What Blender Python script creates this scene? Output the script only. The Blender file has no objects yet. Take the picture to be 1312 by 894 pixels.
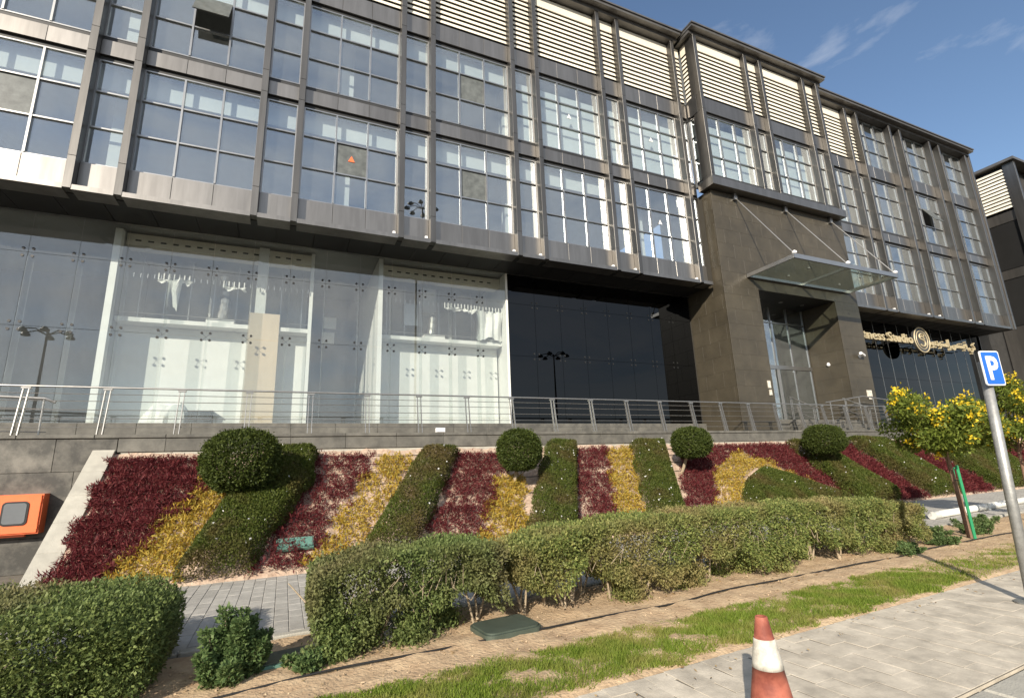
import bpy, bmesh, math, random
import numpy as np
from mathutils import Vector, Matrix
random.seed(7); rng = np.random.default_rng(11)
SC = bpy.context.scene
COL = SC.collection

# ------------------------------------------------------------------ camera
FPX, PAN, TILT, ROLL = 642.463, .424187578, .230111865, -.0364301656
CAMZ = 1.6
_f = Vector((math.sin(PAN)*math.cos(TILT), math.cos(PAN)*math.cos(TILT), math.sin(TILT)))
_r = Vector((math.cos(PAN), -math.sin(PAN), 0)); _u = _r.cross(_f)
_r2 = math.cos(ROLL)*_r + math.sin(ROLL)*_u; _u2 = -math.sin(ROLL)*_r + math.cos(ROLL)*_u
cd = bpy.data.cameras.new("camera"); cam = bpy.data.objects.new("camera", cd); COL.objects.link(cam)
cd.sensor_fit = 'HORIZONTAL'; cd.sensor_width = 36; cd.lens = FPX/1312*36; cd.clip_start = .05; cd.clip_end = 6000
M3 = Matrix((_r2, _u2, -_f)).transposed()
cam.matrix_world = Matrix.Translation((0, 0, CAMZ)) @ M3.to_4x4()
SC.camera = cam

# ------------------------------------------------------------------ sky and sun
SUN_EL = math.radians(25); SUN_AZ = math.radians(41.7)       # light travels (sin az, cos az) over the ground
SUN_STRENGTH, SKY_STRENGTH, EXPOSURE = 5.0, .115, 0.5
W = bpy.data.worlds.new("World"); SC.world = W; W.use_nodes = True
wn, wl = W.node_tree.nodes, W.node_tree.links
sky = wn.new('ShaderNodeTexSky'); sky.sky_type = 'NISHITA'; sky.sun_disc = False
sky.sun_elevation = SUN_EL; sky.sun_rotation = math.pi + SUN_AZ
sky.air_density = 1.0; sky.dust_density = .25; sky.ozone_density = 2.0; sky.altitude = 20
tc = wn.new('ShaderNodeTexCoord'); mp = wn.new('ShaderNodeMapping'); mp.inputs['Scale'].default_value = (1.3, 1.3, 5.0)
mp.inputs['Rotation'].default_value = (0.1, 0.25, 0.5)
nz = wn.new('ShaderNodeTexNoise'); nz.inputs['Scale'].default_value = 2.1; nz.inputs['Detail'].default_value = 7; nz.inputs['Roughness'].default_value = .58; nz.inputs['Distortion'].default_value = .5
cr = wn.new('ShaderNodeValToRGB'); cr.color_ramp.elements[0].position = .49; cr.color_ramp.elements[1].position = .82
cr.color_ramp.elements[1].color = (.7, .7, .7, 1)
mx = wn.new('ShaderNodeMix'); mx.data_type = 'RGBA'; mx.inputs['B'].default_value = (6.0, 6.1, 6.3, 1)
wl.new(tc.outputs['Generated'], mp.inputs[0]); wl.new(mp.outputs[0], nz.inputs['Vector']); sg_ = wn.new('ShaderNodeVectorMath'); sg_.operation = 'DOT_PRODUCT'; sg_.inputs[1].default_value = (-.25, -.95, 0)   # cloud bank on the far side of the road, as the glass mirrors it
cm = wn.new('ShaderNodeMapRange'); cm.interpolation_type = 'SMOOTHSTEP'; cm.inputs['From Min'].default_value = -.35; cm.inputs['From Max'].default_value = .55; cm.inputs['To Min'].default_value = -.06; cm.inputs['To Max'].default_value = .29
ca = wn.new('ShaderNodeMath'); ca.operation = 'ADD'
wl.new(tc.outputs['Generated'], sg_.inputs[0]); wl.new(sg_.outputs['Value'], cm.inputs['Value']); wl.new(cm.outputs[0], ca.inputs[0]); wl.new(nz.outputs[0], ca.inputs[1]); wl.new(ca.outputs[0], cr.inputs[0])
wl.new(cr.outputs[0], mx.inputs['Factor']); wl.new(sky.outputs[0], mx.inputs['A'])
bg = wn['Background']; bg.inputs[1].default_value = SKY_STRENGTH; wl.new(mx.outputs['Result'], bg.inputs[0])
sl = bpy.data.lights.new("sun", 'SUN'); sl.energy = SUN_STRENGTH; sl.angle = math.radians(.53); sl.color = (1, .90, .76)
so = bpy.data.objects.new("sun", sl); COL.objects.link(so)
LDIR = Vector((math.sin(SUN_AZ)*math.cos(SUN_EL), math.cos(SUN_AZ)*math.cos(SUN_EL), -math.sin(SUN_EL)))
so.rotation_euler = LDIR.to_track_quat('-Z', 'Y').to_euler(); so.location = (-20, -25, 30)
SC.view_settings.view_transform = 'Standard'; SC.view_settings.look = 'None'; SC.view_settings.gamma = 1
SC.view_settings.exposure = EXPOSURE; SC.view_settings.use_curve_mapping = False
SC.render.engine = 'CYCLES'
SC.cycles.max_bounces = 8; SC.cycles.transparent_max_bounces = 16; SC.cycles.caustics_reflective = False; SC.cycles.caustics_refractive = False

# ------------------------------------------------------------------ materials
def newmat(name):
    m = bpy.data.materials.new(name); m.use_nodes = True
    return m, m.node_tree.nodes, m.node_tree.links, m.node_tree.nodes['Principled BSDF']
def surf(name, col, rough=.6, metal=0, var=.12, scale=3.0, bump=0, bscale=40, col2=None, spec=.5, stretch=None, coat=0, thr=(.35, .7), island=0):
    """Base colour with two scales of noise (dirt, blotches), optional bump."""
    m, n, l, b = newmat(name)
    b.inputs['Roughness'].default_value = rough; b.inputs['Metallic'].default_value = metal
    b.inputs['Specular IOR Level'].default_value = spec; b.inputs['Coat Weight'].default_value = coat
    t = n.new('ShaderNodeTexCoord'); g = n.new('ShaderNodeNewGeometry')
    src = g.outputs['Position']
    if stretch:
        q = n.new('ShaderNodeMapping'); q.inputs['Scale'].default_value = stretch; l.new(src, q.inputs[0]); src = q.outputs[0]
    z = n.new('ShaderNodeTexNoise'); z.inputs['Scale'].default_value = scale; z.inputs['Detail'].default_value = 8; z.inputs['Roughness'].default_value = .65
    l.new(src, z.inputs['Vector'])
    r = n.new('ShaderNodeValToRGB'); r.color_ramp.elements[0].position = thr[0]; r.color_ramp.elements[1].position = thr[1]
    c2 = col2 or tuple(min(1, c*(1+var)) for c in col); c1 = col if col2 else tuple(c*(1-var) for c in col)
    r.color_ramp.elements[0].color = (*c1, 1); r.color_ramp.elements[1].color = (*c2, 1)
    l.new(z.outputs[0], r.inputs[0]); out = r.outputs[0]
    if island:
        h = n.new('ShaderNodeHueSaturation'); mr = n.new('ShaderNodeMapRange'); mr.inputs['To Min'].default_value = 1-island; mr.inputs['To Max'].default_value = 1+island
        oi = n.new('ShaderNodeObjectInfo'); ad = n.new('ShaderNodeMath'); ad.operation = 'ADD'; fr = n.new('ShaderNodeMath'); fr.operation = 'FRACT'
        l.new(oi.outputs['Random'], ad.inputs[0]); l.new(g.outputs['Random Per Island'], ad.inputs[1]); l.new(ad.outputs[0], fr.inputs[0])
        l.new(fr.outputs[0], mr.inputs['Value']); l.new(mr.outputs[0], h.inputs['Value']); l.new(out, h.inputs['Color']); out = h.outputs[0]
    l.new(out, b.inputs['Base Color'])
    if bump:
        z2 = n.new('ShaderNodeTexNoise'); z2.inputs['Scale'].default_value = bscale; z2.inputs['Detail'].default_value = 6
        l.new(src, z2.inputs['Vector']); bp = n.new('ShaderNodeBump'); bp.inputs['Strength'].default_value = bump; bp.inputs['Distance'].default_value = .02
        l.new(z2.outputs[0], bp.inputs['Height']); l.new(bp.outputs[0], b.inputs['Normal'])
    return m
def glass(name, tint, ior=1.5, base=.0, rough=.0, gcol=(1, 1, 1), wob=0, dust=0):
    """Thin pane: clear (tinted) transmission plus Fresnel mirror."""
    m, n, l, b = newmat(name); n.remove(b); o = n['Material Output']
    tr = n.new('ShaderNodeBsdfTransparent'); tr.inputs[0].default_value = (*tint, 1)
    gl = n.new('ShaderNodeBsdfGlossy'); gl.inputs['Roughness'].default_value = rough; gl.inputs['Color'].default_value = (*gcol, 1)
    lw = n.new('ShaderNodeLayerWeight'); lw.inputs[0].default_value = .5
    fr = n.new('ShaderNodeMath'); fr.operation = 'POWER'; fr.inputs[1].default_value = 5; l.new(lw.outputs['Facing'], fr.inputs[0])   # Schlick
    mr = n.new('ShaderNodeMapRange'); mr.inputs['To Min'].default_value = base; mr.inputs['To Max'].default_value = .9; l.new(fr.outputs[0], mr.inputs['Value'])
    mi = n.new('ShaderNodeMixShader'); l.new(mr.outputs[0], mi.inputs[0]); l.new(tr.outputs[0], mi.inputs[1]); l.new(gl.outputs[0], mi.inputs[2])
    if wob:
        g = n.new('ShaderNodeNewGeometry'); z = n.new('ShaderNodeTexNoise'); z.inputs['Scale'].default_value = .9; z.inputs['Detail'].default_value = 1
        bp = n.new('ShaderNodeBump'); bp.inputs['Strength'].default_value = wob; bp.inputs['Distance'].default_value = .05
        l.new(g.outputs['Position'], z.inputs['Vector']); l.new(z.outputs[0], bp.inputs['Height']); l.new(bp.outputs[0], gl.inputs['Normal'])
    if dust:                                   # film of dust and wiping smears
        g = n.new('ShaderNodeNewGeometry'); q = n.new('ShaderNodeMapping'); q.inputs['Scale'].default_value = (1.3, 1, .45); q.inputs['Rotation'].default_value = (0, .35, 0)
        z = n.new('ShaderNodeTexNoise'); z.inputs['Scale'].default_value = 1.1; z.inputs['Detail'].default_value = 7; z.inputs['Roughness'].default_value = .62
        l.new(g.outputs['Position'], q.inputs[0]); l.new(q.outputs[0], z.inputs['Vector'])
        r = n.new('ShaderNodeMapRange'); r.inputs['From Min'].default_value = .3; r.inputs['From Max'].default_value = .75; r.inputs['To Min'].default_value = dust*.35; r.inputs['To Max'].default_value = dust*1.8
        l.new(z.outputs[0], r.inputs['Value']); df = n.new('ShaderNodeBsdfDiffuse'); df.inputs[0].default_value = (.62, .62, .58, 1)
        m2 = n.new('ShaderNodeMixShader'); l.new(r.outputs[0], m2.inputs[0]); l.new(mi.outputs[0], m2.inputs[1]); l.new(df.outputs[0], m2.inputs[2]); mi = m2
    l.new(mi.outputs[0], o.inputs[0]); return m
def leafmat(name, cols, trans=.3, rough=.55, patch=None, pscale=.8):
    """Leaf colour picked per leaf; optional large patches of another colour (dry growth)."""
    m, n, l, b = newmat(name); o = n['Material Output']; g = n.new('ShaderNodeNewGeometry')
    r = n.new('ShaderNodeValToRGB'); e = r.color_ramp.elements
    while len(e) < len(cols): e.new(.5)
    for i, c in enumerate(cols): e[i].position = i/(len(cols)-1); e[i].color = (*c, 1)
    l.new(g.outputs['Random Per Island'], r.inputs[0]); out = r.outputs[0]
    if patch:
        z = n.new('ShaderNodeTexNoise'); z.inputs['Scale'].default_value = pscale; z.inputs['Detail'].default_value = 4; l.new(g.outputs['Position'], z.inputs['Vector'])
        r2 = n.new('ShaderNodeValToRGB'); r2.color_ramp.elements[0].position = .45; r2.color_ramp.elements[1].position = .68; l.new(z.outputs[0], r2.inputs[0])
        mm = n.new('ShaderNodeMix'); mm.data_type = 'RGBA'; mm.inputs['B'].default_value = (*patch, 1); l.new(r2.outputs[0], mm.inputs['Factor']); l.new(out, mm.inputs['A']); out = mm.outputs['Result']
    l.new(out, b.inputs['Base Color']); b.inputs['Roughness'].default_value = rough; b.inputs['Specular IOR Level'].default_value = .2
    t = n.new('ShaderNodeBsdfTranslucent'); l.new(out, t.inputs[0]); mi = n.new('ShaderNodeMixShader'); mi.inputs[0].default_value = trans
    l.new(b.outputs[0], mi.inputs[1]); l.new(t.outputs[0], mi.inputs[2]); l.new(mi.outputs[0], o.inputs[0]); return m

M = {}
M['panel'] = surf('metal_panel', (.235, .224, .21), .38, .95, .15, 4.0, stretch=(1, 1, .10), island=.11)
M['pilaster'] = surf('pilaster_metal', (.145, .140, .133), .40, .92, .18, 5.0, stretch=(1, 1, .08), island=.06)
M['darkmetal'] = surf('dark_metal', (.045, .045, .045), .5, .4, .2, 3)
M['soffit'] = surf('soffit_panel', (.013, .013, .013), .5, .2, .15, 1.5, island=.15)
M['frame'] = surf('aluminium_frame', (.36, .36, .355), .34, .95, .08, 5)
M['roof'] = surf('roof_metal', (.13, .125, .12), .45, .5, .2, 2.5)
M['cream'] = surf('cream_slat', (.78, .73, .62), .55, 0, .10, 2.0, stretch=(1, 1, 3), island=.08)
M['creamwall'] = surf('cream_wall', (.74, .69, .58), .7, 0, .08, 1.5)
M['stone'] = surf('portal_stone', (.043, .036, .024), .5, 0, .25, 1.2, bump=.15, bscale=30, col2=(.070, .059, .040), island=.05)
M['stonegap'] = surf('stone_joint', (.05, .045, .036), .8)
M['granite'] = surf('granite_slab', (.050, .048, .042), .65, 0, .3, 2.2, bump=.2, bscale=60, col2=(.16, .15, .128), thr=(.42, .66), island=.16)
M['granitelight'] = surf('granite_cap', (.075, .072, .063), .7, 0, .25, 3, bump=.25, bscale=50, col2=(.16, .152, .13), island=.10)
M['concrete'] = surf('concrete_kerb', (.34, .325, .28), .85, 0, .2, 4, bump=.35, bscale=70, col2=(.44, .42, .36), island=.05)
M['white'] = surf('white_paint', (.80, .80, .77), .6, 0, .05, 2)
M['wall_grey'] = surf('grey_interior', (.30, .31, .31), .8, 0, .15, .8)
M['wall_dark'] = surf('dark_interior', (.13, .14, .15), .8, 0, .2, .8)
M['floor_in'] = surf('interior_floor', (.28, .27, .26), .7, 0, .2, 1)
M['board'] = surf('plywood_board', (.62, .50, .36), .7, 0, .08, 1.2, stretch=(2, 2, .5))
M['blind'] = surf('white_blind', (.80, .83, .82), .7, 0, .05, 1)
M['steel'] = surf('brushed_steel', (.40, .39, .37), .36, .85, .12, 12)
M['glass_clear'] = glass('clear_glass', (.92, .94, .93), 1.6, .095, dust=.032)
M['glass_win'] = glass('window_glass', (.90, .94, .94), 2.0, .23, gcol=(.90, .95, 1.0), wob=.05, dust=.02)
M['glass_dusty'] = surf('dusty_glass', (.12, .13, .125), .3, 0, .3, 5)
M['glass_black'] = glass('black_glass', (.006, .006, .008), 1.5, .035, gcol=(.9, .95, 1))
M['glass_canopy'] = glass('canopy_glass', (.80, .86, .83), 1.5, .05, rough=.15)
M['fin'] = glass('glass_fin', (.90, .92, .91), 1.5, .10, rough=.25)
M['black'] = surf('black_rubber', (.012, .012, .012), .5)
M['orange'] = surf('orange_paint', (.85, .17, .055), .45, 0, .06, 6, coat=.15)
M['blue'] = surf('sign_blue', (.012, .13, .55), .4, 0, .06, 6)
M['signwhite'] = surf('sign_white', (.82, .82, .82), .4)
M['pole'] = surf('galvanised_pole', (.36, .36, .345), .5, .6, .18, 14, bump=.1)
M['conered'] = surf('cone_red', (.20, .050, .032), .7, 0, .3, 7, col2=(.40, .125, .08), thr=(.38, .62))
M['conewhite'] = surf('cone_white', (.34, .31, .25), .65, 0, .3, 9, col2=(.66, .63, .55), thr=(.34, .56))
M['gold'] = surf('gold_letters', (.52, .44, .28), .5, .2, .06, 5)
M['logodark'] = surf('logo_dark', (.05, .05, .05), .5)
M['paver'] = surf('paver', (.53, .475, .385), .85, 0, .28, 3.5, bump=.25, bscale=90, island=.07)
M['pathpaver'] = surf('path_paver', (.37, .355, .32), .85, 0, .14, 6, bump=.25, bscale=90, island=.12)
M['joint'] = surf('paver_joint', (.17, .15, .12), .95, 0, .2, 8, bump=.3)
M['asphalt'] = surf('asphalt', (.055, .055, .055), .9, 0, .25, 12, bump=.4, bscale=120)
M['ground'] = surf('far_ground', (.22, .19, .14), .95, 0, .2, .3)
M['soil'] = surf('sandy_soil', (.38, .26, .155), .95, 0, .3, 5, bump=.9, bscale=28, col2=(.60, .45, .28))
M['bedsoil'] = surf('pinkish_soil', (.34, .235, .17), .95, 0, .3, 9, bump=.9, bscale=26, col2=(.54, .43, .33))
M['stonebit'] = surf('gravel', (.45, .34, .22), .9, 0, .2, 6, island=.3)
M['bark'] = surf('pale_bark', (.36, .29, .20), .9, 0, .25, 20, bump=.4)
M['barkdark'] = surf('brown_bark', (.20, .12, .08), .9, 0, .25, 20, bump=.4)
M['stake'] = surf('green_stake', (.02, .26, .11), .5)
M['hatch'] = surf('green_plastic_hatch', (.060, .078, .060), .55, 0, .15, 6)
M['hatchteal'] = surf('teal_cover', (.10, .21, .17), .6, 0, .2, 6)
M['pipe'] = surf('white_pipe', (.62, .61, .56), .5, 0, .1, 6)
M['leaf_hedge'] = leafmat('hedge_leaf', [(0.081, 0.1107, 0.0324), (0.1485, 0.189, 0.054), (0.2295, 0.27, 0.0783), (0.324, 0.324, 0.108)], patch=(.28, .215, .10), pscale=1.1)
M['leaf_hedge_green'] = leafmat('hedge_leaf_fresh', [(0.0783, 0.1107, 0.0351), (0.135, 0.1823, 0.0567), (0.216, 0.2633, 0.0878)], patch=(.19, .165, .08), pscale=.9)
M['leaf_shrub'] = leafmat('shrub_leaf', [(0.0585, 0.104, 0.0364), (0.1105, 0.169, 0.0585), (0.1755, 0.2405, 0.091)])
M['leaf_strip'] = leafmat('clipped_leaf', [(0.045, 0.065, 0.0125), (0.0825, 0.11, 0.02), (0.125, 0.1438, 0.0325)], patch=(.12, .095, .035), pscale=1.4)
M['leaf_ball'] = leafmat('topiary_leaf', [(.032, .048, .010), (.058, .080, .016), (.092, .115, .026)])
M['leaf_red'] = leafmat('burgundy_leaf', [(.075, .012, .017), (.135, .024, .028), (.22, .060, .058)], trans=.35)
M['leaf_yellow'] = leafmat('yellow_leaf', [(.30, .18, .022), (.44, .29, .040), (.54, .42, .10), (.33, .28, .05)], trans=.35)
M['leaf_tree'] = leafmat('tree_leaf', [(.085, .12, .020), (.15, .195, .032), (.23, .275, .055)], trans=.35)
M['flower_y'] = leafmat('yellow_flower', [(.72, .50, .02), (.85, .66, .06)], trans=.3)
M['flower_w'] = leafmat('white_flower', [(.7, .7, .68), (.8, .8, .8)], trans=.2)
M['grass'] = leafmat('grass_blade', [(.115, .18, .022), (.18, .255, .033), (.27, .33, .06)], trans=.4, patch=(.31, .29, .09), pscale=2.2)

# ------------------------------------------------------------------ mesh helpers
class MB:
    def __init__(s): s.v = []; s.f = []
    def box(s, x0, x1, y0, y1, z0, z1):
        i = len(s.v); s.v += [(x0, y0, z0), (x1, y0, z0), (x1, y1, z0), (x0, y1, z0), (x0, y0, z1), (x1, y0, z1), (x1, y1, z1), (x0, y1, z1)]
        s.f += [(i, i+3, i+2, i+1), (i+4, i+5, i+6, i+7), (i, i+1, i+5, i+4), (i+1, i+2, i+6, i+5), (i+2, i+3, i+7, i+6), (i+3, i, i+4, i+7)]; return s
    def cbox(s, x0, x1, y0, y1, z0, z1, c=.006):
        """box with a chamfered front (-y) face and top"""
        i = len(s.v)
        s.v += [(x0, y1, z0), (x1, y1, z0), (x1, y1, z1), (x0, y1, z1), (x0, y0+c, z0), (x1, y0+c, z0), (x1, y0+c, z1), (x0, y0+c, z1),
                (x0+c, y0, z0+c), (x1-c, y0, z0+c), (x1-c, y0, z1-c), (x0+c, y0, z1-c)]
        q = lambda *a: s.f.append(tuple(i+k for k in a))
        q(0, 3, 2, 1); q(0, 1, 5, 4); q(1, 2, 6, 5); q(2, 3, 7, 6); q(3, 0, 4, 7); q(4, 5, 9, 8); q(5, 6, 10, 9); q(6, 7, 11, 10); q(7, 4, 8, 11); q(8, 9, 10, 11); return s
    def paver(s, x0, x1, y0, y1, z0, z1, c=.006):
        i = len(s.v)
        s.v += [(x0, y0, z0), (x1, y0, z0), (x1, y1, z0), (x0, y1, z0), (x0, y0, z1-c), (x1, y0, z1-c), (x1, y1, z1-c), (x0, y1, z1-c),
                (x0+c, y0+c, z1), (x1-c, y0+c, z1), (x1-c, y1-c, z1), (x0+c, y1-c, z1)]
        q = lambda *a: s.f.append(tuple(i+k for k in a))
        for a in range(4):
            b = (a+1) % 4; q(a, b, b+4, a+4); q(a+4, b+4, b+8, a+8)
        q(8, 9, 10, 11); return s
    def tube(s, pts, r, n=8, cap=True):
        pts = [Vector(p) for p in pts]; rs = r if isinstance(r, (list, tuple)) else [r]*len(pts); i0 = len(s.v); prev = None
        for k, p in enumerate(pts):
            d = (pts[min(k+1, len(pts)-1)]-pts[max(k-1, 0)]).normalized()
            if prev is None: a = d.orthogonal().normalized()
            else:
                a = (prev-d*prev.dot(d)); a = a.normalized() if a.length > 1e-6 else d.orthogonal().normalized()
            prev = a; b = d.cross(a)
            for j in range(n):
                t = 2*math.pi*j/n; s.v.append(tuple(p+(a*math.cos(t)+b*math.sin(t))*rs[k]))
        for k in range(len(pts)-1):
            for j in range(n):
                a = i0+k*n+j; b = i0+k*n+(j+1) % n; s.f.append((a, b, b+n, a+n))
        if cap:
            s.f.append(tuple(i0+j for j in range(n))[::-1]); s.f.append(tuple(i0+(len(pts)-1)*n+j for j in range(n)))
        return s
    def prism(s, poly, d, axis='y', o=0):
        """extrude polygon (list of 2D) along axis by d from o"""
        i = len(s.v); n = len(poly)
        for t in (o, o+d):
            for (a, b) in poly:
                s.v.append({'y': (a, t, b), 'x': (t, a, b), 'z': (a, b, t)}[axis])
        s.f.append(tuple(range(i, i+n))); s.f.append(tuple(range(i+2*n-1, i+n-1, -1)))
        for k in range(n): s.f.append((i+k, i+(k+1) % n, i+n+(k+1) % n, i+n+k))
        return s
    def lathe(s, prof, c=(0, 0, 0), n=24):
        i0 = len(s.v)
        for (r, z) in prof:
            for j in range(n):
                t = 2*math.pi*j/n; s.v.append((c[0]+r*math.cos(t), c[1]+r*math.sin(t), c[2]+z))
        for k in range(len(prof)-1):
            for j in range(n):
                a = i0+k*n+j; b = i0+k*n+(j+1) % n; s.f.append((a, b, b+n, a+n))
        s.f.append(tuple(i0+j for j in range(n))[::-1]); s.f.append(tuple(i0+(len(prof)-1)*n+j for j in range(n))); return s
    def quad(s, *p):
        i = len(s.v); s.v += [tuple(q) for q in p]; s.f.append(tuple(range(i, i+len(p)))); return s
    def mesh(s, name, mat, smooth=False):
        me = bpy.data.meshes.new(name); me.from_pydata(s.v, [], s.f)
        bm = bmesh.new(); bm.from_mesh(me); bmesh.ops.recalc_face_normals(bm, faces=bm.faces); bm.to_mesh(me); bm.free()
        me.materials.append(M[mat] if isinstance(mat, str) else mat)
        if smooth: me.polygons.foreach_set('use_smooth', [True]*len(me.polygons))
        return me
    def build(s, name, mat, parent=None, loc=None, rz=0, smooth=False):
        return link(name, s.mesh(name, mat, smooth), parent, loc, rz)
def link(name, me, parent=None, loc=None, rz=0):
    o = bpy.data.objects.new(name, me); COL.objects.link(o)
    if loc is not None: o.location = loc
    o.rotation_euler = (0, 0, rz); o.parent = parent; return o
def tag(o, label=None, cat=None, group=None, kind=None):
    if label: o['label'] = label
    if cat: o['category'] = cat
    if group: o['group'] = group
    if kind: o['kind'] = kind
    return o
def thing(name, label, cat, loc=(0, 0, 0), group=None, rz=0):
    o = bpy.data.objects.new(name, None); COL.objects.link(o); o.location = loc; o.rotation_euler = (0, 0, rz); o.empty_display_size = .2
    return tag(o, label, cat, group)
def npmesh(name, V, nq, mat, tri=False):
    """V: (N*k,3) array, k verts per face"""
    k = 3 if tri else 4; nf = len(V)//k
    me = bpy.data.meshes.new(name); me.vertices.add(len(V)); me.vertices.foreach_set('co', V.astype(np.float32).ravel())
    me.loops.add(len(V)); me.loops.foreach_set('vertex_index', np.arange(len(V), dtype=np.int32))
    me.polygons.add(nf); me.polygons.foreach_set('loop_start', np.arange(0, len(V), k, dtype=np.int32))
    me.update(calc_edges=True); me.materials.append(M[mat]); return me
def nrm(a): return a/np.maximum(np.linalg.norm(a, axis=-1, keepdims=True), 1e-9)
def leaves(name, P, N, L, Wd, mat, parent=None, out=.7, jit=.8, seed=0, kind=None):
    """one folded diamond leaf per point"""
    r = np.random.default_rng(seed+9137); n = len(P)
    D = nrm(N*out + r.normal(size=(n, 3))*jit); S = nrm(np.cross(D, r.normal(size=(n, 3))))
    l = (L*(.65+.7*r.random(n)))[:, None]; w = (Wd*(.65+.7*r.random(n)))[:, None]
    U = np.cross(S, D)
    V = np.stack([P, P+D*l*.5+S*w*.5+U*w*.18, P+D*l, P+D*l*.5-S*w*.5+U*w*.18], 1).reshape(-1, 3)
    o = link(name, npmesh(name, V, n, mat), parent)
    if kind: o['kind'] = kind
    return o
def fnoise(P, f=1.0, s=0):
    x, y, z = P[:, 0]*f, P[:, 1]*f, P[:, 2]*f
    return (np.sin(x*1.7+s+np.sin(y*1.3+s))*.5+np.sin(y*2.3+1.7*s+np.sin(z*1.9))*.5+np.sin(z*2.1+.6*s+np.sin(x*2.7+s))*.5+.35*np.sin(x*5.3+y*4.1+s)+.35*np.sin(y*5.9-z*4.7+x*3.1+s))/1.6

def K(k): return -5.27+4*k
# ------------------------------------------------------------------ ground, road, pavement, path
def sy(X, y0): return y0 + .055*X            # the street runs about 3 degrees off the facade
tag(MB().quad((-3000, -3000, -.12), (3000, -3000, -.12), (3000, 3000, -.12), (-3000, 3000, -.12)).build('ground', 'ground'), 'flat sandy ground reaching to the horizon', 'ground', kind='structure')
def strip(x0, x1, ya, yb, z, n=1):
    m = MB(); xs = np.linspace(x0, x1, n+1)
    for a, b in zip(xs[:-1], xs[1:]): m.quad((a, sy(a, ya), z), (b, sy(b, ya), z), (b, sy(b, yb), z), (a, sy(a, yb), z))
    return m
tag(strip(-120, 160, -16, 1.72, -.10).build('road', 'asphalt'), 'grey asphalt road along the pavement', 'road', kind='structure')
pav = tag(strip(-120, 160, 2.05, 3.40, .0008).build('pavement', 'joint'), 'pale concrete paver pavement beside the lawn', 'pavement', kind='structure')
kerb = tag(strip(-120, 160, 1.72, 2.05, -.115).build('kerb', 'joint'), 'grey concrete kerb between pavement and road', 'kerb', kind='structure')
for i in range(-3, 14):
    x = i*.9; MB().paver(0, .89, 0, .30, -.1, .0, .02).build('kerbstone', 'concrete', kerb, (x, sy(x, 1.735), 0), .055)
# pavers, running bond, long side pointing to the building
pm = MB().paver(0, .1965, 0, .3965, -.06, .004, .001).mesh('paver', 'paver'); pmh = MB().paver(0, .1965, 0, .1965, -.06, .004, .001).mesh('paver_half', 'paver')
rest = MB()
for i in range(-40, 110):
    x = i*.2
    ys = [2.06+.4*j for j in range(4)] if i % 2 else [2.06]+[2.26+.4*j for j in range(3)]
    for j, y in enumerate(ys):
        ln = .1965 if (i % 2 == 0 and j == 0) else .3965
        if y+ln > 3.42: ln = 3.40-y
        dz = random.uniform(-.0015, .0015)
        if 5 <= i <= 52 and ln in (.3965, .1965): link('paver', pm if ln == .3965 else pmh, pav, (x, sy(x, y), dz), .055+random.uniform(-.005, .005))
        elif ln > .03: rest.paver(x, x+.1965, sy(x, y), sy(x, y)+ln, -.06, .004+dz, .001)
tag(rest.build('paver', 'paver', pav), kind='stuff')
# sandy soil strip under the hedges, gently uneven
def soil_sheet():
    xs = np.arange(-14, 40, .11); ys = np.arange(3.36, 6.05, .09); X, Y = np.meshgrid(xs, ys, indexing='ij')
    P = np.stack([X.ravel(), (Y+.055*X).ravel(), np.zeros(X.size)], 1)
    Z = .018*fnoise(P, 2.2, 1)+.012*fnoise(P, 6, 2)+.006*rng.normal(size=len(P)); e = np.clip((Y.ravel()-3.4)/.35, 0, 1); P[:, 2] = np.where(e < .1, -.03, Z*e+.012)
    nx, ny = X.shape; idx = np.arange(nx*ny).reshape(nx, ny)
    F = np.stack([idx[:-1, :-1], idx[1:, :-1], idx[1:, 1:], idx[:-1, 1:]], -1).reshape(-1, 4)
    me = bpy.data.meshes.new('soil'); me.from_pydata(P.tolist(), [], F.tolist()); me.materials.append(M['soil']); me.polygons.foreach_set('use_smooth', [True]*len(F)); return me
tag(link('soil', soil_sheet()), 'sandy orange soil strip under the hedges', 'soil', kind='structure')
# path between hedges and planted slope
def toeY(X): return float(np.interp(X, [-3.4, -1.5, 3, 20, 30, 60], [10.3, 9.6, 9.55, 10.65, 11.0, 11.0]))
pathm = MB(); pathm.quad((-14, sy(-14, 6.0), -.004), (60, sy(60, 6.0), -.004), (60, 13, -.004), (-14, 13, -.004))
path = tag(pathm.build('path', 'joint'), 'grey paved path between hedge and planted slope', 'path', kind='structure')
pk = MB().paver(0, .78, 0, .11, -.1, .045, .012).mesh('path_kerb', 'concrete')
for i in range(-12, 40): link('kerbstone', pk, path, (i*.79, sy(i*.79, 6.0), 0), .055)
rest = MB(); pp = MB().paver(0, .148, 0, .296, -.04, .006, .005).mesh('path_paver', 'pathpaver'); cnt = 0
for i in range(-60, 190):
    x = i*.152; y = sy(x, 6.13) + (.15 if i % 2 else 0); cnt = 0
    while y < toeY(x)+.25:
        dz = random.uniform(-.002, .002)
        if -10 <= i <= 4: link('paver', pp, path, (x, y, dz), .0)
        elif -40 <= i: rest.paver(x, x+.148, y, y+.296, -.04, .006+dz, .005)
        y += .300
tag(rest.build('paver', 'pathpaver', path), kind='stuff')

# ------------------------------------------------------------------ terrace, retaining wall, plinth
TY = 12.70
terr = tag(MB().box(-16, 60, TY+.12, 15.62, .2, 2.44).build('terrace', 'granitelight'), 'raised terrace in front of the shopfront', 'terrace', kind='structure')
wall = thing('retaining_wall', 'dark granite retaining wall with stained slabs under the terrace railing', 'wall', (0, TY, 0))
MB().box(-16, 60, .03, .12, -.1, 2.40).build('wall_core', 'stonegap', wall)
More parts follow.
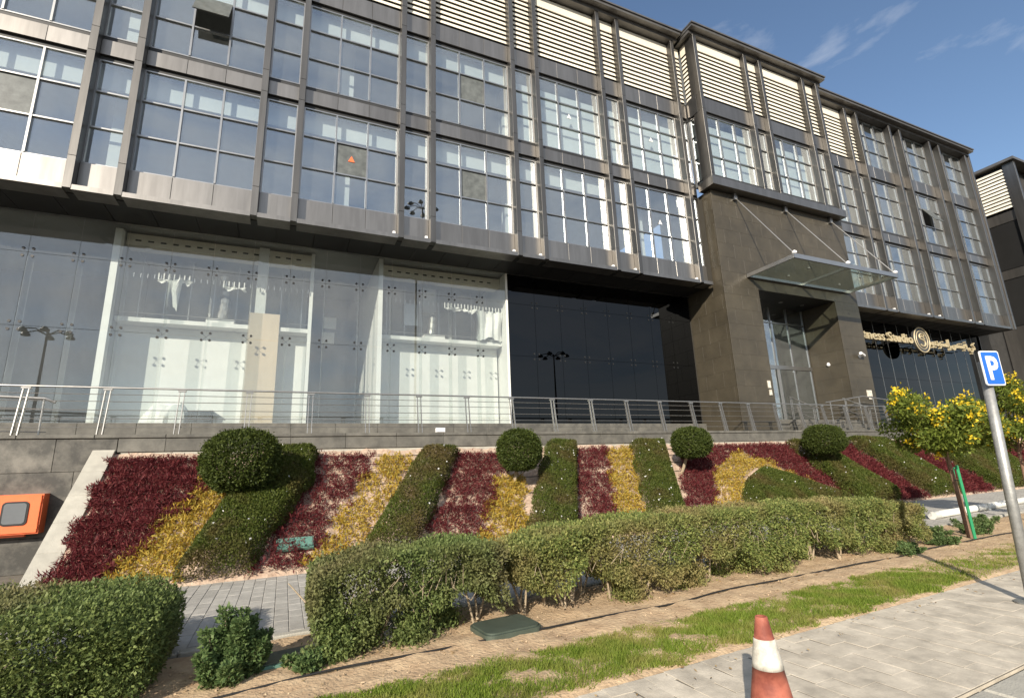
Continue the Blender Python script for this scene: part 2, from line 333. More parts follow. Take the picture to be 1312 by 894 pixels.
# slabs left of the planted slope: three courses
random.seed(3)
for z0, z1, w, off in [(0, .62, 1.15, 0), (.62, 1.81, 1.25, .5), (1.81, 2.44, 1.6, .2)]:
    x = -15.5+off
    while x < -3.1:
        x1 = min(x+w, -3.12)
        if x1-x > .1: MB().cbox(0, x1-x-.006, -.02+random.uniform(-.003, .003), .04, 0, z1-z0-.006, .004).build('granite_slab', 'granite', wall, (x, 0, z0))
        x += w
# coping course and second thin course along the whole length
MB().cbox(-3.11, -2.304, -.03, .05, 2.165, 2.435, .005).build('granite_slab', 'granitelight', wall)
x = -15.5; i = 0
while x < 46:
    MB().cbox(0, 1.194, -.055, .5, 0, .075, .01).build('coping_slab', 'granitelight', wall, (x, 0, 2.445))
    if x > -2.5: MB().cbox(0, 1.194, -.03+random.uniform(-.004, .004), .05, 0, .27, .005).build('granite_slab', 'granitelight', wall, (x, 0, 2.165))
    x += 1.2
MB().box(-3.05, 46, -.01, .06, 1.75, 2.15).build('concrete_strip', 'concrete', wall)
pl = thing('shopfront_plinth', 'low grey granite plinth under the shopfront glass', 'plinth', (0, 15.62, 0))
MB().box(-16, 40, .03, .4, 2.3, 3.0).build('plinth_core', 'stonegap', pl)
x = -15.5
while x < 39:
    if not (15.6 < x+.6 < 24.2): MB().cbox(0, 1.194, -.02+random.uniform(-.003, .003), .06, 0, .58, .005).build('granite_slab', 'granitelight', pl, (x, 0, 2.44))
    x += 1.2
# sloping concrete kerb at the end of the planting
sk_ = thing('sloping_kerb', 'pale concrete kerb sloping down beside the burgundy planting', 'kerb', (-3.5, 0, 0))
y0, z0, y1, z1 = 10.28, .05, 12.66, 2.16
for i in range(5):
    a, b = i/5, (i+1)/5-.004; P = lambda t, dz: (y0+(y1-y0)*t, z0+(z1-z0)*t+dz)
    MB().prism([P(a, .06), P(b, .06), P(b, -.30), P(a, -.30)], .36, 'x').build('kerbstone', 'concrete', sk_)
# planted slope (soil)
TOPY, TOPZ = 12.64, 2.08
def bedp(X, s, h=0.):
    X = np.asarray(X, float); s = np.asarray(s, float); ty = np.interp(X, [-3.4, -1.5, 3, 20, 30, 60], [10.3, 9.6, 9.55, 10.65, 11.0, 11.0])
    y = ty+(TOPY-ty)*s; z = .05+(TOPZ-.05)*np.maximum(s, 0)
    return np.stack([X, y-.62*h*np.ones_like(X), z+.78*h*np.ones_like(X)], -1)
xs = np.arange(-3.14, 46, .12); ss = np.linspace(-.02, 1.02, 26); X, S_ = np.meshgrid(xs, ss, indexing='ij')
h = .03*fnoise(np.stack([X.ravel(), S_.ravel()*3, X.ravel()*.5], 1), 3, 4)+.012*rng.normal(size=X.size)
Pb = bedp(X.ravel(), S_.ravel(), h); Pb[S_.ravel() < -.01, 2] = -.04; nx, ny = X.shape; idx = np.arange(nx*ny).reshape(nx, ny)
Fb = np.stack([idx[:-1, :-1], idx[1:, :-1], idx[1:, 1:], idx[:-1, 1:]], -1).reshape(-1, 4)
me = bpy.data.meshes.new('planted_slope'); me.from_pydata(Pb.tolist(), [], Fb.tolist()); me.materials.append(M['bedsoil'])
tag(link('planted_slope', me), 'pinkish soil slope carrying the coloured planting', 'slope', kind='structure')

# ------------------------------------------------------------------ the office building
B = thing('office_building', 'long grey office building with metal pilasters, glass shopfront and stone entrance', 'building', (0, 14, 0))
BY = 14.0                                     # children use y - BY
PW, PD = .17, .25
YP, YS, YG = 14.094-BY, 14.35-BY, 14.42-BY    # pilaster front, spandrel face, window plane
ZR = 20.2
def pilaster(x, y, z0, z1, w=PW, d=.5, seams=()):
    m = MB(); zs = [z0]+[s for s in seams if z0 < s < z1]+[z1]
    for a, b in zip(zs[:-1], zs[1:]): m.cbox(0, w, 0, d, a+.004-z0, b-.004-z0, .004)
    return m.build('pilaster', 'pilaster', B, (x, y, z0))
SEAMS = (9.35, 12.42, 13.15, 16.25, 17.05)
panes = {}
def pane_mesh(w, h, mat):
    k = (round(w, 3), round(h, 3), mat)
    if k not in panes: panes[k] = MB().box(0, w, 0, .012, 0, h).mesh('pane', mat)
    return panes[k]
def window(x0, x1, z0, z1, cols, tr, y, rz=0, mats=None, frame='frame', skip=(), deep=.09):
    """frame with cols x (len(tr)+1) panes; returns the frame object and its panes"""
    w, h = x1-x0, z1-z0; f = MB(); b = .035
    f.box(0, w, 0, deep, 0, b); f.box(0, w, 0, deep, h-b, h); f.box(0, b, 0, deep, b, h-b); f.box(w-b, w, 0, deep, b, h-b)
    cx = [w*i/cols for i in range(cols+1)]; tz = [0]+[t-z0 for t in tr]+[h]
    for c in cx[1:-1]: f.box(c-.024, c+.024, -.022, deep, b, h-b)
    for t in tz[1:-1]: f.box(b, w-b, -.010, deep-.004, t-.02, t+.02)
    return f, cx, tz
def put_window(x0, x1, z0, z1, cols, tr, y, rz=0, mat='glass_win', special={}, origin=None, frame='frame', skip=()):
    f, cx, tz = window(x0, x1, z0, z1, cols, tr, y)
    o = f.build('window', frame, B, origin if origin else (x0, y, z0), rz)
    for i in range(cols):
        for j in range(len(tz)-1):
            if (i, j) in skip: continue
            m = special.get((i, j), mat); a, b = cx[i]+.02, cx[i+1]-.02; c, d = tz[j]+.018, tz[j+1]-.018
            link('pane', pane_mesh(b-a, d-c, m), o, (a, .04, c))
    return o
sp_cache = {}
def panel(x0, x1, z0, z1, y, mat='panel', rz=0, d=.06):
    k = (round(x1-x0, 3), round(z1-z0, 3), mat, d)
    if k not in sp_cache: sp_cache[k] = MB().cbox(0, x1-x0-.008, 0, d, 0, z1-z0, .004).mesh('panel', mat)
    return link('panel', sp_cache[k], B, (x0+.004, y+random.uniform(0, .002), z0), rz)
def spandrels(x0, x1, z0, z1, cols, y):
    for i in range(cols): panel(x0+(x1-x0)*i/cols, x0+(x1-x0)*(i+1)/cols, z0, z1, y)
slat_mesh = {}
def louvre(x0, x1, y, z0=17.12, z1=20.0, rz=0, origin=None, n=11):
    w = x1-x0; o = MB().box(0, w, .24, .28, 0, z1-z0).build('louvre', 'darkmetal', B, origin if origin else (x0, y, z0), rz)
    top = z1-z0-.52; link('fascia_board', MB().box(.002, w-.002, .02, .06, top+.05, z1-z0).mesh('fascia_board', 'creamwall'), o)
    k = round(w, 3)
    if k not in slat_mesh: slat_mesh[k] = MB().prism([(.0, .0), (.02, .0), (.075, .165), (.055, .165)], w-.008, 'x', .004).mesh('slat', 'cream')
    for i in range(n): link('slat', slat_mesh[k], o, (0, .01, .03+i*top/n))
    return o
T1, T2 = [10.42, 11.48], [14.23, 15.29]
bays = []
for i in range(-1, 5):
    if i >= 0: bays.append((K(i)+PW, K(i+.25), 1, i))
    bays.append((K(i+.25)+PW, K(i+1), 3, i))
bays.append((K(5)+PW, 15.40, 1, 5))
right = [(K(7.25)+PW, K(8), 3, 7)]
for i in (8, 9, 10): right += [(K(i)+PW, K(i+.25), 1, i), (K(i+.25)+PW, K(i+1), 3, i)]
blinds = MB()
for (a, b, c, i) in bays+right:
    R_ = i >= 7
    for st, (z0, z1, tr) in enumerate([(9.36, 12.44, T1), (13.18, 16.22, T2)]):
        sp = {}; skip = set()
        if c == 3 and st == 0 and i in (1, 2): sp[(1, 1)] = 'glass_dusty'
        if c == 3 and st == 1 and i == 2: sp[(1, 1)] = 'glass_dusty'
        if c == 3 and st == 0 and i == -1: sp[(1, 1)] = 'glass_dusty'
        if c == 3 and st == 1 and i == 0: skip.add((1, 1))
        if c == 3 and st == 1 and i == 9: skip.add((1, 1))
        o = put_window(a, b, z0, z1, c, tr, YG, special=sp, skip=skip)
        if skip:                               # top-hung sash standing open
            w = (b-a)/3-.05; h = tr[1]-tr[0]-.05; th = math.radians(28)
            s = MB().box(0, w, -.03, 0, -h, 0).mesh('sash', 'glass_dusty'); so_ = link('open_sash', s, o, ((b-a)/3+.025, -.03, tr[1]-z0-.02)); so_.rotation_euler = (-th, 0, 0)
        if (i in (3, 4) and st == 1) : blinds.box(a+.02, b-.02, YG+.30, YG+.32, z0-.1, z1-.35)
    # panels
    spandrels(a, b, 8.60, 9.335, c, YS); spandrels(a, b, 12.56, 13.02, c, YS); spandrels(a, b, 16.34, 17.04, c, YS)
    MB().box(a, b, YS-.245, YS+.30, 8.455, 8.585).build('lip', 'panel', B)
    if not R_ or i == 7 or (i == 8 and c == 1): louvre(a, b, YS+.0)
    else: put_window(a, b, 17.12, 20.0, c, [18.1, 19.05], YG)
for k in [i for i in range(-1, 6)]+[j+.25 for j in range(-1, 5)]+[8, 8.25, 9, 9.25, 10, 10.25, 11, 11.12]:
    pilaster(K(k), YP, 8.48, ZR, seams=SEAMS)
blinds.build('blind', 'blind', B)
# stickers on two sashes
for x, z in [(K(1.25)+PW+1.42, 11.0), (K(3.25)+PW+1.42, 14.8), (K(4.25)+PW+1.4, 11.0), (K(4.25)+PW+1.4, 14.8)]:
    MB().prism([(-.10, -.09), (.10, -.09), (0, .11)], .004, 'y').build('warning_sticker', 'orange' if z < 12 and x < 5 else 'signwhite', B, (x, YG+.02, z))
# recessed dark bands between storeys and closing mass
for x0, x1 in [(-9, 15.5), (23.6, 39.0)]:
    for z0, z1 in [(8.586, 9.36), (12.45, 13.18), (16.23, 17.11), (20.0, 20.2)]:
        MB().box(x0, x1, YS+.085, YS+.33, z0, z1).build('floor_band', 'darkmetal', B)
    # rooms behind the windows: floor, ceiling, back wall, bulkhead above the panes
    for z0, z1 in [(9.36, 12.45), (13.18, 16.23)]:
        MB().box(x0, x1, YG+.14, 20.5-BY, z0-.25, z0-.05).build('room_floor', 'floor_in', B)
        MB().box(x0, x1, YG+.14, 20.5-BY, z1+.02, z1+.22).build('room_ceiling', 'wall_grey', B)
        MB().box(x0, x1, 20.5-BY, 20.7-BY, z0-.25, z1+.22).build('room_wall', 'wall_dark', B)
        if x0 < 0: MB().box(x0, 11.3 if z0 < 10 else K(3), YG+.30, YG+.33, z1-.66, z1).build('bulkhead', 'white', B)
        for xp in np.arange(x0+4, x1, 6.0): MB().box(xp, xp+.4, YG+1.2, YG+1.6, z0, z1).build('inner_column', 'white', B)
    MB().box(x0, x1, YS+.45, 20.7-BY, 17.11, 20.2).build('top_storey_core', 'wall_dark', B)
    MB().box(x0, x1, 20.71-BY, 20.9-BY, 0, 20.2).build('rear_wall', 'wall_dark', B)
MB().box(-9.2, -9.0, YS, 20.9-BY, 8.46, 20.2).build('end_wall', 'panel', B)
MB().box(39.0, 39.2, YS-.2, 20.9-BY, 8.46, 20.2).build('end_wall', 'panel', B)
# curtains in the right wing windows
cur = MB()
for i in (7, 8, 9, 10):
    for z0 in (9.4, 13.2):
        for u in np.arange(.35, 1.3, .15): cur.box(K(i+.25)+u, K(i+.25)+u+.09, YG+.35+.04*math.sin(u*40), YG+.40+.04*math.sin(u*40), z0, z0+2.9)
cur.build('curtain', 'wall_grey', B)
# roof
def roofpiece(x0, x1, y0, y1):
    MB().box(x0, x1, y0, y1, 20.33, 20.40).box(x0+.03, x1-.03, y0+.05, y1, 20.202, 20.326).box(x0+.06, x1-.06, y0+.30, y1, 20.05, 20.198).build('roof', 'roof', B)
roofpiece(-9.2, 15.14, 13.76-BY, 20.9-BY); roofpiece(24.05, 39.3, 13.76-BY, 20.9-BY); roofpiece(15.16, 24.04, 13.16-BY, 20.9-BY)
# soffit
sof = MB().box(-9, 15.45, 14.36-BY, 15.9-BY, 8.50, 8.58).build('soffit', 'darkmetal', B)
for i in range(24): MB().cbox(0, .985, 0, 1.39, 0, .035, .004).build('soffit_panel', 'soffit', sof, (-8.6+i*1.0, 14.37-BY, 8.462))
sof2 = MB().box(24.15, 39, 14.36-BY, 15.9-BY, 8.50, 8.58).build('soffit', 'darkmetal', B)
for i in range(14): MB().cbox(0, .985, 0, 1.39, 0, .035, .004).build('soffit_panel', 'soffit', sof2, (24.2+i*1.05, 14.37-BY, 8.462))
# little white floodlights on the lip
sm = MB().prism([(-.05, 0), (.05, 0), (.035, .09), (-.035, .09)], .09, 'y').mesh('floodlight', 'signwhite')
for k in [2, 2.25, 3, 3.25, 4, 4.25, 5, 8.25, 9, 9.25, 10, 10.25]: link('floodlight', sm, B, (K(k)-.12, 14.15-BY, 8.588))

# projecting bay above the entrance
YB, YBS, YBG = 13.45-BY, 13.66-BY, 13.74-BY
bx = [15.42, 18.5, 19.5, 22.5, 23.55]
for x in bx: pilaster(x, YB, 12.98, ZR, .19, .5, seams=SEAMS)
box_bays = [(bx[0]+.19, bx[1], 3), (bx[1]+.19, bx[2], 1), (bx[2]+.19, bx[3], 3), (bx[3]+.19, bx[4], 1)]
for a, b, c in box_bays:
    put_window(a, b, 13.16, 16.22, c, T2, YBG); louvre(a, b, YBS)
    spandrels(a, b, 16.34, 17.04, 1, YBS)
    MB().box(a+.02, b-.02, YBG+.30, YBG+.32, 13.1, 15.95).build('blind', 'blind', B)
MB().box(15.40, 23.80, YBS+.075, YBS+.5, 16.23, 17.11).box(15.40, 23.80, YBS+.075, YBS+.5, 20.0, 20.2).build('floor_band', 'darkmetal', B)
MB().box(15.38, 23.86, 13.40-BY, 14.2-BY, 12.62, 12.98).build('lip', 'panel', B)
MB().box(15.62, 23.6, 13.52-BY, 14.2-BY, 12.985, 13.15).build('floor_band', 'darkmetal', B)
MB().box(15.52, 23.6, 14.36-BY, 14.5-BY, 12.99, 20.0).build('bay_core', 'wall_dark', B)
# its left side
for (z0, z1) in [(16.34, 17.04)]: panel(15.44, 15.44+.62, z0, z1, 0, rz=0) if 0 else MB().cbox(0, .55, 0, .05, 0, z1-z0, .004).build('panel', 'panel', B, (15.44, 14.30-BY, z0), -math.pi/2)
put_window(0, .60, 13.16, 16.22, 2, T2, 0, rz=-math.pi/2, origin=(15.48, 14.32-BY, 13.16))
louvre(0, .60, 0, rz=-math.pi/2, origin=(15.46, 14.32-BY, 17.12))
MB().box(15.5, 15.8, 13.75-BY, 14.6-BY, 16.23, 17.11).build('floor_band', 'darkmetal', B)
MB().box(15.74, 15.78, 13.8-BY, 14.35-BY, 13.1, 16.2).build('blind', 'blind', B)
# right side of the bay
MB().box(23.76, 23.84, 13.7-BY, 14.5-BY, 13.0, 20.2).build('bay_side', 'panel', B)

# ------------------------------------------------------------------ stone entrance portal
PX0, PX1, PYF, OX0, OX1, OZ = 15.60, 24.02, 13.80-BY, 17.55, 22.38, 8.38
por = MB().box(PX0+.02, OX0-.02, PYF+.03, 17-BY, 2.3, 12.6).box(OX1+.02, PX1-.02, PYF+.03, 17-BY, 2.3, 12.6).box(OX0-.02, OX1+.02, PYF+.03, 17-BY, OZ+.02, 12.6).build('entrance_portal', 'stonegap', B)
random.seed(5)
def tiles(x0, x1, z0, z1, fn):
    z = z0; row = 0
    while z < z1-.02:
        h = min(.62, z1-z); x = x0-(.45 if row % 2 else 0)
        while x < x1-.02:
            a, b = max(x, x0), min(x+.9, x1)
            if b-a > .03: fn(a, b, z, z+h)
            x += .9
        z += .62; row += 1
tcache = {}
def tile(w, h):
    k = (round(w, 2), round(h, 2))
    if k not in tcache: tcache[k] = MB().cbox(0, w-.003, 0, .035, 0, h-.003, .002).mesh('stone_tile', 'stone')
    return tcache[k]
fr = lambda a, b, c, d: link('stone_tile', tile(b-a, d-c), por, (a, PYF+random.uniform(-.002, .002), c))
tiles(PX0, OX0, 2.45, OZ, fr); tiles(OX1, PX1, 2.45, OZ, fr); tiles(PX0, PX1, OZ, 12.6, fr)
lf = lambda a, b, c, d: link('stone_tile', tile(b-a, d-c), por, (PX0, -a, c), -math.pi/2)
tiles(-1.75, .19, 2.45, 8.6, lf); tiles(-.30, .19, 8.6, 12.6, lf)      # left flank: x runs toward the camera
rf = lambda a, b, c, d: link('stone_tile', tile(b-a, d-c), por, (OX1, -a, c), -math.pi/2)
tiles(-1.5, .19, 2.45, OZ, rf)
lf2 = lambda a, b, c, d: link('stone_tile', tile(b-a, d-c), por, (OX0, a, c), math.pi/2)
tiles(-.19, 1.5, 2.45, OZ, lf2)
MB().box(OX0, OX1, PYF+.05, 15.6-BY, OZ-.005, OZ+.015).build('portal_ceiling', 'soffit', por)
for x in (18.6, 20.0, 21.4): MB().lathe([(.09, 0), (.09, .02), (.06, .02)], (x, 14.7-BY, OZ-.03), 14).build('downlight', 'frame', por)
MB().box(OX0, OX1, 13.95-BY, 15.8-BY, 2.3, 3.04).build('threshold', 'granitelight', por)
for i in range(3): MB().box(18.3, 22.3, (13.0+i*.32)-BY, 13.95-BY, 2.44+i*.19-(.0 if i else .05), 2.44+(i+1)*.19).build('step', 'granitelight', por)
# entrance glazing with double door
dg = MB(); DYE = 15.45-BY
for x in (OX0+.04, 18.9, 20.05, 21.2, OX1-.06): dg.box(x-.03, x+.03, DYE-.03, DYE+.05, 3.04, OZ)
dg.box(OX0, OX1, DYE-.04, DYE+.05, 5.45, 5.62); dg.box(OX0, OX1, DYE-.02, DYE+.04, 7.6, 7.66)
door = dg.build('entrance_door', 'frame', por)
for a, b in [(17.6, 18.87), (18.93, 20.02), (20.08, 21.17), (21.23, 22.3)]:
    for c, d in [(3.05, 5.44), (5.63, 7.59), (7.67, OZ)]: MB().box(a, b, DYE, DYE+.012, c, d).build('pane', 'glass_win', por)
for x in (18.95, 20.0): MB().box(x-.02, x+.14, DYE-.06, DYE-.035, 3.05, 5.44).build('door_stile', 'steel', por)
MB().box(OX0, OX1, DYE+1.6, DYE+1.62, 3.0, OZ).build('lobby_wall', 'wall_dark', por)
# glass canopy hung on rods
can = MB()
CX0, CX1, CY0, CY1, CZ = 16.98, 23.42, 11.62-BY, 13.79-BY, 8.86
can.box(CX0, CX1, CY0, CY0+.07, CZ-.02, CZ+.16); can.box(CX0, CX0+.06, CY0+.072, CY1, CZ-.02, CZ+.13); can.box(CX1-.06, CX1, CY0+.072, CY1, CZ-.02, CZ+.13)
can.box(CX0+.06, CX1-.06, CY1-.10, CY1, CZ-.02, CZ+.10); can.box((CX0+CX1)/2-.03, (CX0+CX1)/2+.03, CY0+.075, CY1-.11, CZ-.02, CZ+.08)
canopy = can.build('canopy', 'frame', B)
mid = (CX0+CX1)/2
for a, b in [(CX0+.065, mid-.035), (mid+.035, CX1-.065)]:
    MB().box(a, b, CY0+.072, CY1-.105, CZ+.02, CZ+.035).build('glass_pane', 'glass_canopy', canopy)
for a in (16.98+.1, 20.2, 23.32):
    ax = {0: 16.9, 1: 20.0, 2: 23.1}[int((a-16.9)//3.1)]
    MB().tube([(a, CY0+.04, CZ+.15), (ax, PYF-.06, 12.45)], .022, 8).build('tension_rod', 'steel', canopy)
    MB().box(ax-.09, ax+.09, PYF-.12, PYF, 12.32, 12.60).build('anchor_bracket', 'frame', canopy)
    MB().lathe([(.02, 0), (.085, .05), (.085, .12), (.02, .17)], (a, CY0+.04, CZ+.13), 12).build('rod_end', 'signwhite', canopy)
for a, b in [((CX0*3+CX1)/4, 0), ((CX0+3*CX1)/4, 0)]:
    for yy in (CY0+.6, CY0+1.5): MB().lathe([(.04, 0), (.05, .02), (.05, .045)], (a, yy, CZ-.03), 10).build('glass_clip', 'steel', canopy)

# ------------------------------------------------------------------ shopfront glazing
GY = 15.75-BY; GZ0, GZ1 = 3.03, 8.46; ROWS = [5.42, 7.35]; PT = 1.019
shop = MB().box(-9, 15.58, GY-.05, GY+.08, 2.98, 3.03).box(-9, 15.58, GY-.04, GY+.08, GZ1, GZ1+.035).build('shopfront', 'frame', B)
def glaze(par, x0, n, pt, mat, fins=True, spid=True):
    for i in range(n):
        a = x0+i*pt
        zs = [GZ0]+ROWS+[GZ1]
        for c, d in zip(zs[:-1], zs[1:]): link('pane', pane_mesh(pt-.010, d-c-.010, mat), par, (a+.005, GY, c+.005))
        if fins and i: MB().box(-.008, .008, .03, .38, 0, 7.25-GZ0).build('glass_fin', 'fin', par, (a, GY, GZ0))
        if spid and i:
            for z in ROWS:
                s = MB()
                for sx in (-1, 1):
                    for sz in (-1, 1):
                        s.tube([(0, .09, 0), (sx*.10, .03, sz*.10)], .005, 5); s.tube([(sx*.10, .03, sz*.10), (sx*.10, -.012, sz*.10)], .034, 10)
                global spm
                if spm is None: spm = s.mesh('spider_fitting', 'black')
                link('spider_fitting', spm, par, (a, GY, z))
spm = None
glaze(shop, -5.28-3*PT, 15, PT, 'glass_clear')
glaze(shop, 7.02, 8, 1.065, 'glass_black', fins=False)
MB().box(6.93, 7.0, GY-.03, GY+.5, GZ0, GZ1).build('end_post', 'white', shop)
shop2 = MB().box(24.0, 39, GY-.05, GY+.08, 2.98, 3.03).build('shopfront', 'frame', B)
glaze(shop2, 24.05, 14, 1.06, 'glass_black', fins=False, spid=False)
jm = MB()
for i in range(15): jm.box(24.05+i*1.06-.012, 24.05+i*1.06+.012, GY-.012, GY+.03, GZ0, GZ1)
jm.build('joint_strip', 'frame', shop2)
# dark rooms behind the black glass
MB().box(7.05, 15.55, GY+.5, GY+.6, 2.9, 8.5).box(24.1, 39, GY+.5, GY+.6, 2.9, 8.5).build('room_wall', 'black', B)
# rooms behind the clear glass
R = B
MB().box(-9, 7.0, GY+.1, 21-BY, 2.9, 3.02).build('room_floor', 'floor_in', R)
MB().box(-9, 7.0, GY+.1, 21-BY, 8.50, 8.6).build('room_ceiling', 'wall_grey', R)
MB().box(-9, 7.0, 20.8-BY, 21-BY, 3.0, 8.5).build('room_wall', 'wall_grey', R)
MB().box(-9.1, -9.0, GY, 21-BY, 3.0, 8.5).build('room_wall', 'wall_grey', R)
MB().box(7.0, 7.1, GY+.2, 21-BY, 3.0, 8.5).build('room_wall', 'white', R)
MB().box(-4.62, -4.46, GY+.10, GY+.34, 3.03, 8.36).build('white_post', 'white', R)
MB().box(.40, .50, GY+.42, GY+.62, 3.03, 8.46).build('white_post', 'white', R)
MB().box(-1.10, -.82, GY+.45, GY+.75, 3.03, 8.46).build('white_post', 'white', R)
MB().box(-1.20, -.40, GY+.40, GY+.43, 3.03, 6.34).build('plywood_board', 'board', R)
MB().box(2.46, 2.60, GY+.10, 21-BY, 3.03, 8.46).build('partition_wall', 'white', R)
MB().box(-4.56, -4.48, GY+.36, 21-BY, 3.03, 8.46).build('partition_wall', 'wall_grey', R)
for a, b in [(-4.45, .40), (2.62, 6.92)]:
    MB().box(a, b, GY+.45, 20.8-BY, 5.84, 5.90).build('mezzanine_slab', 'white', R)
    MB().box(a, b, GY+.45, GY+.50, 5.902, 5.96).build('mezzanine_edge', 'white', R)
    MB().box(a, b, GY+.95, GY+1.05, 3.03, 5.83).build('lower_wall', 'white', R)
    MB().box(a, b, GY+.5, GY+1.0, 8.08, 8.42).build('ceiling_beam', 'creamwall', R)
    MB().box(a, b, GY+3.2, GY+3.3, 5.9, 8.5).build('room_wall', 'wall_grey', R)
    d = MB()
    for x in np.arange(a+.2, b-.2, .30): d.box(x, x+.14, GY+.49, GY+.498, 8.20, 8.25)
    d.build('beam_slot', 'black', R)
    u = MB()
    for x in np.arange(a+.3, b-.1, .62): u.box(x, x+.025, GY+1.2, GY+1.22, 5.96, 8.0)
    u.build('ceiling_hanger', 'frame', R)
    r_ = MB().tube([(a, GY+.55, 6.12), (b, GY+.55, 6.12)], .015, 6); r_.build('guard_wire', 'frame', R)
# torn white sheeting hung on clips behind the upper glass
random.seed(9)
def sheet(x0, x1, ztop, drop, y):
    m = MB(); n = max(4, int((x1-x0)/.06))
    tops = [(x0+(x1-x0)*i/n, y+.05*math.sin(i*1.3)+.03*math.sin(i*.5), ztop+.02*math.sin(i*2.1)) for i in range(n+1)]
    for i in range(n):
        k = 5; d0 = drop(i/n); d1 = drop((i+1)/n)
        for j in range(k):
            a, b = tops[i], tops[i+1]; f = lambda p, d, t: (p[0]+.03*math.sin(t*5+p[0]*3), p[1]+.05*math.sin(t*4+p[0]*7), p[2]-d*t)
            m.quad(f(a, d0, j/k), f(b, d1, j/k), f(b, d1, (j+1)/k), f(a, d0, (j+1)/k))
    for i in range(0, n+1, 2): x = tops[i][0]; m.box(x-.014, x+.014, y, y+.02, ztop-.04, ztop+.16)
    return m
sheet(5.92, 6.90, 7.05, lambda t: 1.02+.06*math.sin(t*9), GY+.30).build('plastic_sheet', 'white', R)
sheet(4.75, 5.9, 7.07, lambda t: .08+.10*abs(math.sin(t*6))*t, GY+.30).build('plastic_sheet', 'white', R)
sheet(-3.55, -2.75, 7.10, lambda t: .12+.05*math.sin(t*23)+(.55+.35*t if .45 < t < .66 else 0), GY+.30).build('plastic_sheet', 'white', R)
sheet(-1.95, -1.35, 7.05, lambda t: .15*abs(math.sin(t*5)), GY+.30).build('plastic_sheet', 'white', R)
cl = MB()
for x in np.arange(-4.3, 6.9, .16):
    if not (.45 < x < 2.6): cl.box(x, x+.02, GY+.33, GY+.345, 7.08, 7.20)
cl.build('sheet_clip', 'frame', R)
# flexible ducts and boxes on the mezzanine
for x in (-2.05, 4.42):
    pts = [(x+.10*math.sin(t*3), GY+1.0+.1*t, 5.98+t*1.6) for t in np.linspace(0, 1, 14)]
    MB().tube(pts, [.13+.02*(i % 2) for i in range(14)], 12).build('flexible_duct', 'steel', R)
    MB().box(x-.30, x+.42, GY+.6, GY+1.1, 5.965, 6.13).build('white_carton', 'white', R)
MB().box(3.55, 4.05, GY+1.3, GY+1.6, 6.6, 7.4).build('duct_box', 'frame', R); MB().box(4.1, 4.6, GY+.9, GY+1.3, 7.0, 7.9).build('duct_box', 'wall_grey', R)
for x, z in [(1.05, 7.0), (1.0, 6.4)]: MB().box(x, x+.45, GY+4.0, GY+4.05, z, z+.45).build('wall_notice', 'white', R)
# ------------------------------------------------------------------ second block beyond the gap
NB = thing('neighbouring_block', 'dark grey block with louvred side beyond the end of the wing', 'building', (43, 13.6, 0))
MB().box(.25, 14, .35, 9, 0, 20.2).build('wall', 'darkmetal', NB)
MB().box(-.3, 14, -.4, 9, 20.22, 20.40).build('roof', 'roof', NB)
MB().box(-3.7, .24, 2.6, 2.9, 0, 20.0).build('recessed_wall', 'darkmetal', NB)
for x in (0.0, 3.0, 4.0, 7.0, 8.0, 11.0): MB().cbox(0, .22, -.25, .34, 0, 17.0, .004).build('pilaster', 'pilaster', NB, (x, 0, 3.2))
for z0, z1 in [(3.0, 9.3), (12.5, 13.1), (16.3, 17.0)]:
    MB().cbox(0, 2.5, 0, .05, 0, z1-z0, .004).build('panel', 'panel', NB, (.19, 2.55, z0), -math.pi/2)
    for a, b in [(.22, 3.0), (3.22, 4.0), (4.22, 7.0), (7.22, 8.0), (8.22, 11.0)]: MB().cbox(a, b, 0, .3, 0, z1-z0, .004).build('panel', 'panel', NB, (0, 0, z0))
for z0, z1 in [(9.36, 12.45), (13.16, 16.24)]:
    MB().cbox(0, 2.5, 0, .04, 0, z1-z0, .004).build('panel', 'soffit', NB, (.21, 2.55, z0), -math.pi/2)
    for a, b in [(.25, 2.97), (4.25, 6.97), (8.25, 10.97)]: MB().box(a, b, .28, .32, z0, z1).build('window_pane', 'glass_win', NB)
lv = MB().box(.20, .24, .05, 2.55, 17.1, 20.1).build('louvre', 'darkmetal', NB)
sl_ = MB().prism([(.0, .0), (.02, .0), (.075, .165), (.055, .165)], 2.45, 'x', .02).mesh('slat', 'cream')
for i in range(12): link('slat', sl_, lv, (.03, 2.55, 17.15+i*.24), -math.pi/2)

# ------------------------------------------------------------------ terrace railing
rail = thing('terrace_railing', 'long steel railing of twin posts and thin rods along the terrace edge', 'railing', (0, 12.75, 2.52))
RX0, RX1, RP = -10.02, 36, 1.313
MB().tube([(RX0, .14, .985), (RX1, .14, .985)], .021, 10).build('handrail', 'steel', rail)
for i, z in enumerate([.15, .33, .51, .69, .84]): MB().tube([(RX0, .145*z, z), (RX1, .145*z, z)], .0075, 6).build('rod', 'steel', rail)
pmh_ = MB()
for sx in (-.045, .045): pmh_.prism([(-.045, 0), (.045, 0), (.165, .93), (.115, .93)], .014, 'x', sx-.007)
pmh_.box(-.075, .075, .10, .18, .93, .958)
pmh_ = pmh_.mesh('post', 'steel')
n = 0
while -4.77+RP*(n-4) < RX1: link('post', pmh_, rail, (-4.77+RP*(n-4), 0, 0)); n += 1
